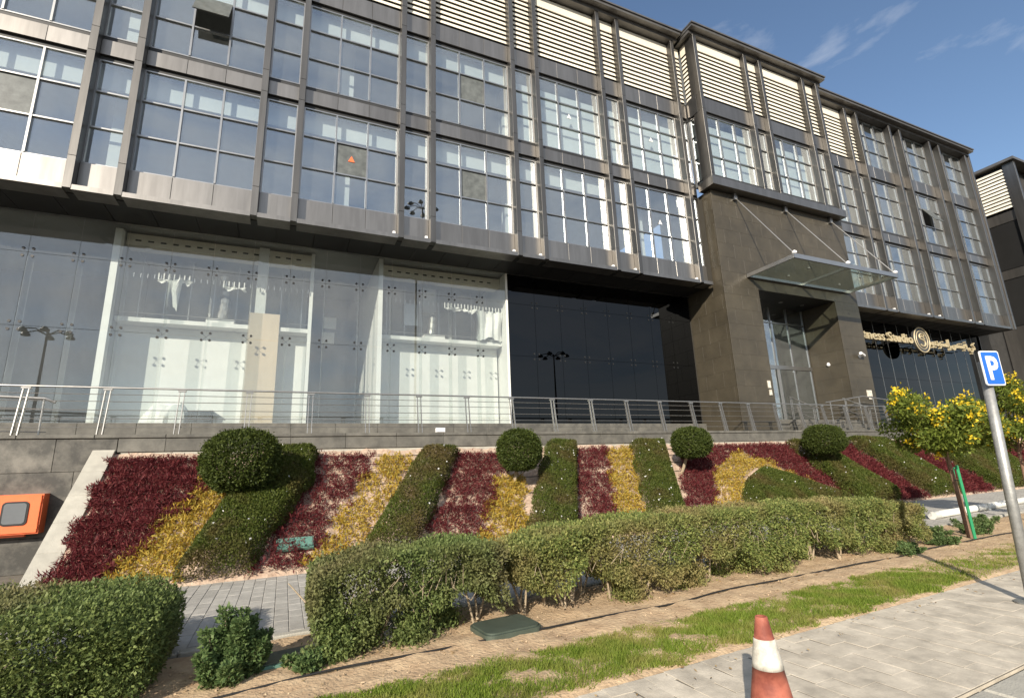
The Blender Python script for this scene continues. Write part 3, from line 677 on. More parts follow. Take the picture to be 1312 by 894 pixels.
# ramp railing behind, far left
rr = thing('ramp_railing', 'lower steel handrail of the ramp behind the twin-post railing beside the glass', 'railing', (-4.0, 14.2, 2.44))
MB().tube([(-6, 0, 1.18), (-.9, 0, .98), (-.72, 0, .90)], .03, 8).build('handrail', 'steel', rr)
for z in (.25, .75): MB().tube([(-6, 0, z+.15), (-.8, 0, z)], .012, 6).build('rod', 'steel', rr)
for x in (-.92, -2.4, -3.9): MB().tube([(x, 0, 0), (x, 0, .98-(x+.9)*.04)], .02, 8).build('post', 'steel', rr)
# stair rails and ramp rail at the entrance
def stair_rail(x, lab):
    t = thing('stair_railing', lab, 'railing', (x, 13.0, 2.44))
    MB().tube([(0, .95, 1.52), (0, .9, 1.52), (.0, -.05, .98), (0, -.25, .94)], .024, 8).build('handrail', 'steel', t)
    for y, z in ((.85, 1.49), (-.05, .97)):
        for dx in (-.04, .04): MB().tube([(dx, y, 0 if y < .5 else .55), (dx, y, z)], .014, 6).build('post', 'steel', t)
    MB().tube([(0, .85, 1.02), (0, -.05, .5)], .010, 6).build('rod', 'steel', t)
stair_rail(18.5, 'short sloping stair handrail at the entrance door side of the steps')
stair_rail(21.9, 'short sloping stair handrail beside the bare right pier of the portal')
rm = thing('entrance_ramp_railing', 'steel railing rising to a peak in front of the right portal pier', 'railing', (0, 13.4, 2.44))
prof = [(19.9, 1.24), (22.4, 1.55), (24.2, 1.42), (27.5, 1.05)]
MB().tube([(x, 0, z) for x, z in prof], .024, 8).build('handrail', 'steel', rm)
for k in (.25, .5, .75): MB().tube([(x, 0, z-1.0*k) for x, z in prof], .009, 6).build('rod', 'steel', rm)
for x in np.arange(20.2, 27.4, .95): z = float(np.interp(x, [p[0] for p in prof], [p[1] for p in prof])); MB().tube([(x, 0, 0), (x, 0, z)], .02, 6).build('post', 'steel', rm)

# ------------------------------------------------------------------ lettering
def text_mesh(body, size, ext, off, mat, spacing=1.0):
    c = bpy.data.curves.new('txt', 'FONT'); c.body = body; c.size = size; c.extrude = ext; c.offset = off; c.resolution_u = 3; c.space_character = spacing
    o = bpy.data.objects.new('txt', c); COL.objects.link(o); bpy.context.view_layer.update()
    me = bpy.data.meshes.new_from_object(o.evaluated_get(bpy.context.evaluated_depsgraph_get())); bpy.data.objects.remove(o)
    me.materials.clear(); me.materials.append(M[mat]); return me
def put_text(name, body, size, ext, off, mat, parent, x, z, width=None, y=0, squash=1.0):
    me = text_mesh(body, size, ext, off, mat); n = len(me.vertices); co = np.empty(n*3, np.float32); me.vertices.foreach_get('co', co); co = co.reshape(-1, 3)
    if width: co[:, 0] = (co[:, 0]-co[:, 0].min())*width/(co[:, 0].max()-co[:, 0].min())
    out = np.stack([co[:, 0], -co[:, 2], co[:, 1]*squash], 1); me.vertices.foreach_set('co', out.astype(np.float32).ravel()); me.update()
    return link(name, me, parent, (x, y, z))
def put_letters(body, size, ext, mat, parent, x, z, width):
    lo, hi = [], []
    def ext_x(t):
        me = text_mesh(t, size, 0, 0, mat); co = np.empty(len(me.vertices)*3, np.float32); me.vertices.foreach_get('co', co); co = co.reshape(-1, 3); bpy.data.meshes.remove(me); return float(co[:, 0].min()), float(co[:, 0].max())
    full = ext_x(body); k = width/(full[1]-full[0])
    for i, ch in enumerate(body):
        if ch == ' ': continue
        own = ext_x(ch); off = ext_x(body[:i+1])[1]-own[1]
        me = text_mesh(ch, size, ext, .004, mat); co = np.empty(len(me.vertices)*3, np.float32); me.vertices.foreach_get('co', co); co = co.reshape(-1, 3)
        out = np.stack([(co[:, 0]-own[0])*k, -co[:, 2], co[:, 1]], 1); me.vertices.foreach_set('co', out.astype(np.float32).ravel()); me.update()
        link('letter', me, parent, (x+(off+own[0]-full[0])*k, 0, z))
sg = thing('shop_sign', 'gold lettered studio sign with round emblem on the black glass', 'sign', (0, 15.0, 7.15))
put_letters('Fitness Studio', .70, .06, 'gold', sg, 25.45, .05, 4.72)
ar = ''.join(['\ufeee', '\ufef3', '\ufea9', '\ufeee', '\ufe98', '\ufeb3', '\u0625', ' ', '\ufeb2', '\ufee8', '\ufe98', '\ufef4', '\ufed3', ' ', '\ufef2', '\ufedb'])
put_letters(ar, .62, .06, 'gold', sg, 31.85, .06, 4.4)
MB().box(25.0, 36.4, .30, .34, .12, .18).build('mounting_rail', 'darkmetal', sg)
em = MB().prism([(30.97+.72*math.cos(t), .30+.72*math.sin(t)) for t in np.linspace(0, 2*math.pi, 40, endpoint=False)], .12, 'y', -.06).build('emblem', 'logodark', sg)
for r_, w_ in ((.68, .03), (.50, .022)): MB().tube([(30.97+r_*math.cos(t), -.065, .30+r_*math.sin(t)) for t in np.linspace(0, 2*math.pi, 40)], w_, 6, False).build('ring', 'gold', em)
sc_ = [(.22*math.cos(t)*(1 if t > 0 else 1), .17+.16*math.sin(t)) for t in np.linspace(.3, 4.0, 12)]+[(.24*math.cos(t), -.17+.18*math.sin(t)) for t in np.linspace(1.2, -2.6, 12)]
MB().tube([(30.97+a, -.07, .30+b) for a, b in sc_], .045, 6).build('emblem_figure', 'gold', em)
MB().tube([(30.97-.20, -.07, .42), (30.97, -.07, .52), (30.97+.24, -.07, .36)], .04, 6).build('emblem_figure', 'gold', em)
MB().lathe([(.09, 0), (.10, .02)], (30.97, -.075, .60), 12).build('emblem_figure', 'gold', em)
for x in np.arange(25.4, 36.5, 1.2): MB().tube([(x, .35, .15), (x, .70, .15)], .02, 6).build('standoff', 'darkmetal', sg)

cctv = thing('security_camera', 'white bullet camera on the right stone pier', 'camera', (23.35, 13.79, 5.86))
MB().box(-.06, .06, -.03, 0, -.06, .06).build('bracket', 'signwhite', cctv)
MB().tube([(0, 0, 0), (-.02, -.12, -.02), (-.02, -.16, .03)], .018, 6).build('arm', 'signwhite', cctv)
MB().tube([(-.22, -.22, .10), (.16, -.12, .03)], .065, 12).build('body', 'signwhite', cctv)
cc2 = thing('dome_camera', 'small white dome camera on the inner portal wall', 'camera', (22.36, 14.6, 5.6))
MB().lathe([(.02, -.09), (.07, -.05), (.08, 0), (.05, .05)], (0, 0, 0), 14).build('dome', 'signwhite', cc2); MB().box(-.02, .02, -.04, .04, .05, .09).build('mount', 'signwhite', cc2)
plq = thing('wall_plaque', 'small pale plaque on the right stone pier below the bullet camera', 'plaque', (23.55, 13.785, 4.2))
MB().cbox(-.17, .17, -.015, .012, -.14, .14, .005).build('plate', 'conewhite', plq); MB().box(-.13, .10, -.02, -.015, -.26, -.20).build('text_strip', 'conewhite', plq)
cp = thing('door_card_reader', 'pale card reader on the left stone pier by the door', 'reader', (17.30, 13.785, 4.25))
MB().cbox(-.07, .07, -.03, .012, 0, .30, .006).build('body', 'conewhite', cp); MB().cbox(-.04, .08, -.03, .012, -.28, -.06, .006).build('keypad', 'conewhite', cp)

# ------------------------------------------------------------------ orange hose cabinet on the retaining wall
hc = thing('fire_hose_cabinet', 'orange fire hose cabinet with rounded window on the granite wall', 'cabinet', (-4.98, TY-.02, .72))
MB().box(0, .92, -.26, 0, 0, .70).build('body', 'orange', hc)
dr = MB().cbox(.02, .90, -.285, -.262, .02, .68, .006).build('door', 'orange', hc)
def rrect(x0, x1, z0, z1, r, n=6):
    p = []
    for cx, cz, a in ((x1-r, z1-r, 0), (x0+r, z1-r, 90), (x0+r, z0+r, 180), (x1-r, z0+r, 270)):
        for i in range(n+1): t = math.radians(a+90*i/n); p.append((cx+r*math.cos(t), cz+r*math.sin(t)))
    return p
MB().prism(rrect(.36, .74, .16, .58, .07), .012, 'y', -.300).build('window_gasket', 'black', dr)
MB().prism(rrect(.39, .71, .19, .55, .05), .006, 'y', -.305).build('window_pane', 'wall_dark', dr)
MB().tube([(.22, -.285, .36), (.22, -.32, .36)], .03, 12).build('handle', 'steel', dr); MB().tube([(.17, -.315, .36), (.25, -.315, .36)], .012, 8).build('handle', 'steel', dr)
for z in (.12, .58): MB().tube([(.895, -.285, z-.04), (.895, -.285, z+.04)], .012, 8).build('hinge', 'orange', dr)
MB().box(.2, .7, -.16, -.10, -.05, 0).build('drain', 'orange', hc)

# ------------------------------------------------------------------ parking sign
ps = thing('parking_sign', 'blue parking sign with white P on a leaning galvanised pole', 'sign', (7.30, 3.07, 0))
lean = Vector((.085, 0, 1)).normalized()
def up(h): return tuple(lean*h)
MB().tube([(0, 0, -.03), up(1.3), up(2.62)], .050, 16).build('pole', 'pole', ps, smooth=True)
MB().lathe([(.15, .003), (.15, .018), (.06, .03), (.06, .05)], (0, 0, 0), 16).build('base_flange', 'pole', ps)
pz = math.radians(-13)
pl_ = link('plate', MB().prism(rrect(-.140, .140, -.205, .205, .028, 4), .012, 'y', -.09).mesh('plate', 'signwhite'), ps, up(2.53), pz)
MB().prism(rrect(-.125, .125, -.190, .190, .02, 4), .004, 'y', -.094).build('blue_field', 'blue', pl_)
put_text('letter', 'P', .36, .002, .010, 'signwhite', pl_, -.075, -.130, .16, y=-.0965, squash=1.06)
for z in (-.12, .12): MB().box(-.06, .06, -.078, -.04, z-.015, z+.015).build('clamp', 'steel', pl_)

# ------------------------------------------------------------------ traffic cone
tcn = thing('traffic_cone', 'weathered red traffic cone with white band on the pavers', 'cone', (2.665, 2.42, .006))
CH = .67
def rad(z): return .034+(.150-.034)*(1-(z-.04)/(CH-.04))
MB().box(-.2, .2, -.2, .2, 0, .035).build('base', 'conered', tcn)
pr = lambda a, b, e=0: [(rad(z)+e, z) for z in np.linspace(a, b, 6)]
MB().lathe(pr(.035, .40)+[(rad(.40)+.003, .40)], (0, 0, 0), 32).build('cone_body', 'conered', tcn, smooth=False)
MB().lathe(pr(.40, .555, .003), (0, 0, 0), 32).build('white_band', 'conewhite', tcn)
MB().lathe([(rad(.555)+.003, .555)]+pr(.556, CH)+[(.026, CH+.003), (.022, CH-.03)], (0, 0, 0), 32).build('cone_tip', 'conered', tcn)
for c_ in tcn.children:
    if c_.name.split('.')[0] != 'base':
        c_.data.polygons.foreach_set('use_smooth', [len(p.vertices) == 4 for p in c_.data.polygons])

# ------------------------------------------------------------------ ground bits: hoses, valve boxes, pipe
hs = MB().tube([(x, sy(x, 4.77)+.03*math.sin(x*1.3)+.012*math.sin(x*4.1), .030+.008*math.sin(x*2.7)) for x in np.arange(-3, 14.5, .15)], .010, 6)
tag(hs.build('irrigation_hose', 'black', smooth=True), 'thin black irrigation hose lying along the hedge foot', 'hose')
for i, s in enumerate((.93, .84, .74, .62)):
    hh = MB().tube([tuple(bedp(x, s+.006*math.sin(x*2+i), .03)) for x in np.arange(-3.0, 24, .25)], .009, 5)
    tag(hh.build('drip_line', 'black'), ['topmost black drip line on the slope, just under the coping', 'black drip line on the slope, second below the coping', 'black drip line on the slope, third below the coping', 'lowest black drip line on the slope, furthest below the coping'][i], 'hose', 'drip lines on the planted slope')
vb = thing('valve_box', 'dark green plastic valve box lid in the gap of the hedges', 'box', (2.12, 5.1, .0), rz=.09)
MB().prism(rrect(-.31, .31, -.24, .24, .09, 6), .06, 'z').build('body', 'hatch', vb); MB().prism(rrect(-.29, .29, -.22, .22, .08, 6), .015, 'z', .061).build('lid', 'hatch', vb)
v2 = thing('valve_cover', 'flat grey green valve cover beside the small shrub', 'cover', (.17, 5.33, .0), rz=.15)
MB().prism(rrect(-.30, .30, -.17, .17, .04, 4), .05, 'z').build('body', 'hatchteal', v2); MB().prism(rrect(-.28, .28, -.15, .15, .03, 4), .012, 'z', .051).build('lid', 'hatch', v2)
v3 = thing('slope_cover', 'teal plastic cover lying in the burgundy planting', 'cover', tuple(bedp(.25, .155, .06)))
v3.rotation_euler = (math.radians(37), 0, 0)
MB().box(-.30, .30, -.13, .13, 0, .05).build('body', 'hatchteal', v3); MB().box(-.28, .28, -.11, .11, .0505, .062).build('lid', 'hatchteal', v3)
pp_ = thing('drain_pipe', 'long white plastic pipe lying on the path edge', 'pipe', (14.4, 7.55, .09))
MB().tube([(0, 0, 0), (12, 1.1, 0)], .085, 14).build('pipe', 'pipe', pp_, smooth=True); MB().tube([(-.02, 0, 0), (.25, .022, 0)], .095, 14).build('socket', 'pipe', pp_)
for x in (3, 6.5): MB().box(x-.05, x+.05, .0915*x-.1, .0915*x+.1, -.082, .09).build('bracket', 'pipe', pp_)
# draped pile behind the glass
dp = thing('draped_pile', 'white dust sheet draped over a pile behind the glass', 'sheet', (-3.1, 16.6, 3.02))
m = MB(); nr, nk = 28, 7
for j in range(nk+1):
    t = j/nk
    for i in range(nr):
        a = 2*math.pi*i/nr; fold = 1+(.10*math.sin(a*7+1)+.07*math.sin(a*11+j*.4))*(1-t); w = (1-.45*t**2)*fold; ca, sa = math.cos(a), math.sin(a)
        sq = (abs(ca)**4+abs(sa)**4)**-.25
        m.v.append((.52*ca*sq*w+.04*t, .26*sa*sq*w, .60*t**.8+.05*t*math.sin(a*2+1)+.03*t*math.sin(a*5)))
for j in range(nk):
    for i in range(nr): a = j*nr+i; b = j*nr+(i+1) % nr; m.f.append((a, b, b+nr, a+nr))
m.f.append(tuple(nk*nr+i for i in range(nr)))
m.build('sheet', 'white', dp)
dk = thing('dark_crate', 'dark grey crate beside the white dust sheet behind the glass', 'crate', (-2.25, 16.6, 3.02))
MB().cbox(-.28, .28, -.2, .2, 0, .38, .01).build('body', 'darkmetal', dk); MB().box(-.31, .31, -.23, .23, .381, .42).build('lid', 'darkmetal', dk)

# ------------------------------------------------------------------ street lamps across the road (mirrored in the glass)
def lamp(x, y, h, lab, arms=6):
    t = thing('street_lamp', lab, 'lamp', (x, y, -.1))
    MB().tube([(0, 0, 0), (0, 0, h)], [.16, .08], 10).build('pole', 'darkmetal', t)
    for i in range(arms):
        a = 2*math.pi*i/arms+.3; c, s = math.cos(a), math.sin(a)
        MB().tube([(0, 0, h-.3), (c*.8, s*.8, h+.1), (c*1.6, s*1.6, h-.05)], .05, 6).build('arm', 'darkmetal', t)
        MB().lathe([(.1, .25), (.32, .0), (.30, -.12)], (c*1.6, s*1.6, h-.2), 12).build('lamp_head', 'darkmetal', t)
lamp(-18.4, -20, 13.8, 'dark street lamp standing alone across the road')
lamp(28.7, -20, 14.6, 'dark street lamp across the road opposite the black glass')
lamp(12.6, -22.6, 31, 'very tall lighting mast across the road', 8)

# ------------------------------------------------------------------ planting on the slope
S = {'burgA': [(-3.12, 0.95), (-1.53, 0.95), (-1.2, 0.68), (-2.38, 0.0), (-3.14, 0.0)],
'yelA': [(-1.41, 0.72), (-0.85, 0.70), (-1.4, 0.0), (-2.45, 0.0)],
'grA*': [(-0.30, 0.96), (0.68, 0.95), (0.54, 0.61), (-0.42, 0.0), (-1.45, 0.0), (-1.30, 0.16), (-0.97, 0.5)],
'burgB': [(0.60, 0.94), (2.05, 0.94), (0.43, 0), (-0.51, 0)],
'yelB': [(2.02, 0.92), (2.95, 0.93), (1.25, 0.0), (0.40, 0)],
'grB*': [(3.01, 0.92), (4.0, 0.92), (2.25, 0), (1.21, 0.0)],
'burgC': [(3.9, 0.92), (5.4, 0.92), (3.5, 0.0), (2.32, 0.0)],
'yelC': [(4.62, 0.62), (5.4, 0.62), (4.5, 0.0), (3.36, 0.0)],
'grC*': [(6.55, 0.98), (7.51, 0.96), (5.71, 0.0), (4.43, 0.0)],
'burgD': [(7.45, 0.97), (8.58, 0.97), (6.9, 0.0), (5.75, 0.0)],
'yelD': [(8.52, 0.96), (9.5, 0.96), (7.8, 0.0), (6.85, 0.0)],
'grD*': [(9.37, 0.97), (10.59, 0.95), (8.87, 0.0), (7.69, 0.0)],
'burgE': [(10.42, 0.63), (11.6, .95), (12.35, 0.96), (16.04, 0.96), (16.6, 0.15), (15.47, 0.22), (14.49, 0.56), (13.62, 0.85), (11.73, 0.61), (9.9, 0.0), (8.95, 0.0)],
'yelE': [(11.68, 0.61), (13.62, 0.87), (14.49, 0.58), (15.5, 0.20), (13.56, 0.60), (12.48, 0.46), (10.85, 0.0), (9.9, 0.0)],
'grF*': [(10.83, 0.0), (12.18, 0.38), (13.24, 0.52), (15.9, 0.0)],
'grG*': [(15.98, 0.96), (17.31, 0.75), (18.4, 0), (16.05, 0)],
'burgF': [(17.6, 0.96), (19.2, 0.92), (20.3, 0), (18.4, 0)],
'grH*': [(19.2, 0.97), (21.25, 0.92), (22.4, 0), (20.3, 0)],
'burgG': [(21.3, 0.95), (23.4, 0.93), (25.0, 0), (22.5, 0)], 'grI*': [(23.5, .97), (28, .97), (29, 0), (25, 0)], 'burgH': [(28, .95), (31, .95), (32, 0), (29, 0)]}
LAB = {'burgA': 'burgundy ground cover patch against the sloping concrete kerb', 'yelA': 'yellow ground cover stripe below the largest topiary ball, beside the widest burgundy patch',
'grA*': 'broad clipped green band running down behind the largest topiary ball', 'burgB': 'patchy burgundy ground cover with the teal cover in it', 'yelB': 'yellow stripe next to the patchy burgundy with the teal cover',
'grB*': 'slanting clipped green band between two yellow and burgundy stripes, without a topiary ball', 'burgC': 'burgundy stripe beside the second topiary ball', 'yelC': 'short orange yellow patch below the second topiary ball',
'grC*': 'clipped green band with white flowers behind the second topiary ball', 'burgD': 'narrow burgundy stripe below the black glass left end', 'yelD': 'yellow stripe with even edges beside the narrow burgundy stripe',
'grD*': 'clipped green band between yellow stripe and the third topiary ball', 'burgE': 'burgundy arch of ground cover over the yellow curve', 'yelE': 'curved yellow stripe inside the burgundy arch', 'grF*': 'clipped green triangle inside the yellow curve',
'grG*': 'clipped green band under the fourth topiary ball', 'burgF': 'diagonal burgundy stripe between two green bands near the flowering tree', 'grH*': 'diagonal clipped green band behind the flowering tree',
'burgG': 'burgundy stripe seen under the crown of the flowering tree', 'grI*': 'clipped green band behind the parking sign pole', 'burgH': 'burgundy patch at the far end of the slope'}
def inpoly(x, y, poly):
    c = np.zeros(len(x), bool); n = len(poly)
    for i in range(n):
        (x0, y0), (x1, y1) = poly[i], poly[(i+1) % n]
        with np.errstate(divide='ignore', invalid='ignore'): c ^= ((y0 > y) != (y1 > y)) & (x < (x1-x0)*(y-y0)/(y1-y0+1e-12)+x0)
    return c
def polyarea(p): return .5*abs(sum(p[i][0]*p[(i+1) % len(p)][1]-p[(i+1) % len(p)][0]*p[i][1] for i in range(len(p))))
def edgedist(x, y, poly, sc=3.2):
    d = np.full(len(x), 9.)
    for i in range(len(poly)):
        (x0, y0), (x1, y1) = poly[i], poly[(i+1) % len(poly)]; ax, ay, bx_, by_ = x0, y0*sc, x1, y1*sc; L2 = (bx_-ax)**2+(by_-ay)**2+1e-9
        t = np.clip(((x-ax)*(bx_-ax)+(y*sc-ay)*(by_-ay))/L2, 0, 1); d = np.minimum(d, np.hypot(x-ax-t*(bx_-ax), y*sc-ay-t*(by_-ay)))
    return d
NS = np.array([0, -.62, .78])
for k, poly in S.items():
    thick = '*' in k; area = polyarea(poly)*3.3; sd = sum(map(ord, k))
    r = np.random.default_rng(sd)
    dens = 9500 if thick else (3600 if 'burg' in k else 3200)
    far = poly[0][0] > 12; dens = dens*(.55 if far else 1); ls = 1.35 if far else 1.0
    xs_ = [p[0] for p in poly]; ys_ = [p[1] for p in poly]; n = int(area*dens*2.6)
    x = r.uniform(min(xs_)-.1, max(xs_)+.1, n); s = r.uniform(min(ys_)-.02, max(ys_)+.02, n)
    wob = .10*np.sin(s*21+sd)+.06*np.sin(s*47+sd*2) if not thick else .03*np.sin(s*21+sd)
    ok = inpoly(x+wob, s, poly); x, s = x[ok], s[ok]
    x, s = x[:int(area*dens*1.6)], s[:int(area*dens*1.6)]
    ed = edgedist(x, s, poly)
    if thick:
        H = .48*np.sqrt(np.clip(ed/.24, 0, 1)*(2-np.clip(ed/.24, 0, 1)))+.012*np.sin(x*9+s*25)
        h = H*(1-.35*r.random(len(x))**2); P = bedp(x, s, h)
        N = NS[None]+np.stack([np.zeros(len(x)), np.zeros(len(x)), np.full(len(x), .3)], 1)+r.normal(size=(len(x), 3))*.3
        o = leaves('clipped_hedge_band', P, nrm(N), .042*ls, .020*ls, 'leaf_strip', out=.8, jit=.75, seed=sd)
        tag(o, LAB[k], 'hedge band', 'clipped green bands on the slope')
        i = r.choice(len(x), max(6, int(area*15)), False)
        leaves('white_blossom', P[i]+nrm(N)[i]*.03, nrm(N)[i], .045, .035, 'flower_w', o, .5, .8, sd)
    else:
        nzv = fnoise(np.stack([x, s*3.3, x*.3], 1), 2.6, sd % 7)
        thin = {'burgB': -.06, 'burgC': -.2, 'yelB': -.38, 'burgD': -.15, 'yelE': -.4, 'yelA': -.5, 'yelC': -.4, 'yelD': -.3, 'burgA': -.55}.get(k, -.5)
        fine = fnoise(np.stack([x, s*3.3, x+s], 1), 11, sd % 4); keep = (.5*nzv+.8*fine+r.normal(size=len(x))*.25) > thin
        x, s, ed, nzv = x[keep], s[keep], ed[keep], nzv[keep]
        cl_ = fnoise(np.stack([x, s*3.3, s*2], 1), 9, sd % 5); h = (.02+.10*r.random(len(x))*(1+.55*np.clip(nzv, -1, 1))*(1+.5*np.clip(cl_, -1, 1)))
        P = bedp(x, s, h); N = np.repeat((NS*.4+np.array([0, -.25, .6]))[None], len(x), 0)
        red = 'burg' in k
        o = leaves('burgundy_ground_cover' if red else 'yellow_ground_cover', P, N, (.090 if red else .080)*ls*(1+.3*np.clip(cl_, -1, 1)), (.016 if red else .022)*ls, 'leaf_red' if red else 'leaf_yellow', out=.55, jit=.75, seed=sd, kind='stuff')
        tag(o, LAB[k], 'ground cover', 'burgundy stripes on the slope' if red else 'yellow stripes on the slope')

# ------------------------------------------------------------------ topiary balls
def topiary(c, rx, rz, base, lab, seed, shape=None):
    r = np.random.default_rng(seed); t = thing('topiary_ball', lab, 'topiary', tuple(base), 'topiary balls on the slope')
    b = np.array(base); n = int(26000*max(.6, rx/.7))
    D = nrm(r.normal(size=(n, 3))); p = 2.5
    q = (np.abs(D[:, 0])**p+np.abs(D[:, 1])**p+np.abs(D[:, 2])**p)**(-1/p)
    rr_ = q*(1-.20*r.random(n)**1.5)*(1+.05*fnoise(D, 2.3, seed)+.035*fnoise(D, 8, seed))*(1+.09*(r.random(n) < .03))
    P = D*rr_[:, None]*np.array([rx, rx, rz])+np.array(c)-b
    leaves('crown', P, D, .050, .026, 'leaf_ball', t, .35, 1.0, seed)
    d = np.array(c)-b
    MB().tube([(0, 0, -.1), tuple(d*.4+np.array([.03, 0, 0])), tuple(d*.9)], [.045, .04, .03], 8).build('trunk', 'bark', t)
    for i in range(5):
        a = i*1.3; MB().tube([tuple(d*.45), tuple(d*.75+np.array([math.cos(a)*rx*.5, math.sin(a)*rx*.5, .1]))], [.022, .012], 6).build('limb', 'bark', t)
topiary((-.74, 10.9, 1.90), .66, .56, bedp(-.78, .50), 'largest topiary ball, at the broad green band', 1)
topiary((5.05, 11.0, 1.98), .50, .47, bedp(5.0, .55), 'second topiary ball, beside the short orange yellow patch', 2)
topiary((10.45, 11.1, 2.08), .50, .42, bedp(10.4, .6), 'third topiary ball, at the foot of the burgundy arch', 3)
topiary((16.1, 11.1, 2.10), .58, .46, bedp(16.15, .6), 'fourth topiary ball, in front of the entrance steps', 4)

# ------------------------------------------------------------------ hedges and shrubs by the pavement
def hedge(name, lab, xa, xb, ya, yb, top, n, mat, seed, bare=.28, leaf=(.042, .020), stems=14, group='hedges along the pavement', low=.25, twn=12):
    r = np.random.default_rng(seed); t = thing(name, lab, 'hedge', ((xa+xb)/2, sy((xa+xb)/2, (ya+yb)/2), 0), group)
    ox, oy = (xa+xb)/2, sy((xa+xb)/2, (ya+yb)/2)
    # shell of a soft-edged box, lumpy, denser to the outside
    u = r.random((n*2, 3))*2-1
    e = np.abs(u)**11; f = (e.sum(1))**(1/11)          # superellipsoid radius
    u = u[(f < 1.0) & (f > .62+.28*r.random(n*2))][:n]
    X = ox+u[:, 0]*(xb-xa)/2*(1-.035*(np.abs(u[:, 2])**3)); Yc = (ya+yb)/2+u[:, 1]*(yb-ya)/2; zz = (u[:, 2]+1)/2
    tp = np.interp(X, [p[0] for p in top], [p[1] for p in top])
    Q = np.stack([X, Yc, zz], 1)
    lump = fnoise(np.stack([X, Yc*1.5, zz*1.4], 1), 3.2, seed); Yc = Yc+.10*lump*np.sign(u[:, 1])*(np.abs(u[:, 1]) > .5)
    bb = bare*(1+.45*np.sin(X*3.1+seed)+.35*np.sin(X*7.7+seed*2))
    Z = bb*(1-low*r.random(len(X)))*0+np.maximum(.02, bb)*1+(tp-np.maximum(.02, bb))*zz+.045*lump*(zz > .55)+.02*r.normal(size=len(X))
    gap = (fnoise(np.stack([X, Yc, Z], 1), 6.5, seed+3)+.3*fnoise(np.stack([X, Yc, Z], 1), 14, seed) < -.42+.9*np.clip(zz-.72, 0, 1)*-3)
    # foot growth: leaves that reach the ground in clumps
    P = np.stack([X, sy(X, Yc), Z], 1)[~gap]; N = np.stack([u[:, 0]*.25, u[:, 1], u[:, 2]*.9+.35], 1)[~gap]
    m2 = int(n*low*.5); cxs = r.uniform(xa+.1, xb-.1, max(3, int((xb-xa)*2.2))); ci = r.integers(0, len(cxs), m2)
    fx = cxs[ci]+r.normal(size=m2)*.09; fy = (ya+.12+.55*(yb-ya)*((ci*37 % 10)/10))+r.normal(size=m2)*.08; fz = np.abs(r.normal(size=m2))*.15+.01
    P = np.concatenate([P, np.stack([fx, sy(fx, fy), fz], 1)]); N = np.concatenate([N, np.repeat([[0, -.3, .8]], m2, 0)])
    o0 = np.array([ox, oy, 0.])
    leaves('foliage', P-o0, nrm(N), leaf[0], leaf[1], mat, t, .75, .7, seed)
    for i in range(stems):
        x = min(max(xa+(xb-xa)*(i+.5)/stems+r.normal()*.06, xa+.22), xb-.22); y = ya+.22+r.random()*(yb-ya-.4); hh = bare+.30
        for k in range(int(r.integers(1, 4))):
            dx, dy = r.normal()*.14, r.normal()*.10
            MB().tube([(x-ox, sy(x, y)-oy, -.02), (x-ox+dx*.5+r.normal()*.02, sy(x, y)-oy+dy*.5, hh*.5), (x-ox+dx*1.3, sy(x, y)-oy+dy, hh)], [.014, .011, .006], 6).build('stem', 'bark', t)
    # fine bare twigs through the foliage face
    tw = MB()
    for i in range(int((xb-xa)*twn)):
        x = r.uniform(xa+.05, xb-.05); y = ya+.06+r.random()*.12; z = bare+r.random()*.22; a = np.array([x-ox, sy(x, y)-oy, z]); d = np.array([r.normal()*.10, -.03+r.normal()*.04, .16+.1*r.random()])
        tw.tube([tuple(a), tuple(a+d)], [.004, .002], 4, False)
    if twn: tw.build('twigs', 'bark', t)['kind'] = 'stuff'
    return t
hedge('clipped_hedge', 'low dense green hedge block beside the paved path opening', -4.6, -.80, 4.75, 6.45, [(-4.6, .78), (-1.4, .70), (-.8, .60)], 140000, 'leaf_hedge_green', 21, bare=.05, leaf=(.035, .017), stems=8, low=.15, twn=0)
hedge('clipped_hedge', 'short leggy hedge between the small shrub and the green valve box', .28, 2.22, 4.98, 6.02, [(.3, .74), (.7, .80), (1.7, .82), (2.22, .80)], 62000, 'leaf_hedge_green', 22, bare=.26, leaf=(.036, .018), stems=9, low=.42)
hedge('clipped_hedge', 'long drying hedge running from the valve box to the young tree', 2.32, 10.5, 4.95, 5.96, [(2.34, .82), (4, .92), (7, .90), (9, .84), (10.5, .66)], 190000, 'leaf_hedge', 23, bare=.30, leaf=(.038, .017), stems=44, low=.22)
# small upright shrub in the gap
def shrub(loc, w, h, n, lab, seed, name='small_shrub', spikes=9, mat='leaf_shrub', cat='shrub', group=None, leaf=(.040, .020)):
    r = np.random.default_rng(seed); t = thing(name, lab, cat, loc, group); P = []; N = []
    for i in range(spikes):
        a = r.random()*6.28; rad_ = w*.5*math.sqrt(r.random()); bx_, by_ = rad_*math.cos(a), rad_*math.sin(a); hh = h*(.48+.55*r.random())*(1-.62*(rad_/(w*.5))**1.5)
        k = n//spikes; tt = r.random(k)**.8; ww = .085*(1-.65*tt)+.015; ph = r.random(k)*6.28; q = np.sqrt(r.random(k))
        pts = np.stack([bx_*(.55+.6*tt)+ww*q*np.cos(ph), by_*(.55+.6*tt)+ww*q*np.sin(ph), hh*tt+.01], 1); P.append(pts); N.append(np.stack([np.cos(ph), np.sin(ph), np.full(k, .8)], 1))
        MB().tube([(bx_*.2, by_*.2, -.02), (bx_*.8, by_*.8, hh*.5), (bx_*1.1, by_*1.1, hh*.92)], [.010, .007, .003], 5).build('stem', 'bark', t)
    leaves('foliage', np.concatenate(P), nrm(np.concatenate(N)), leaf[0], leaf[1], mat, t, .8, .6, seed); return t
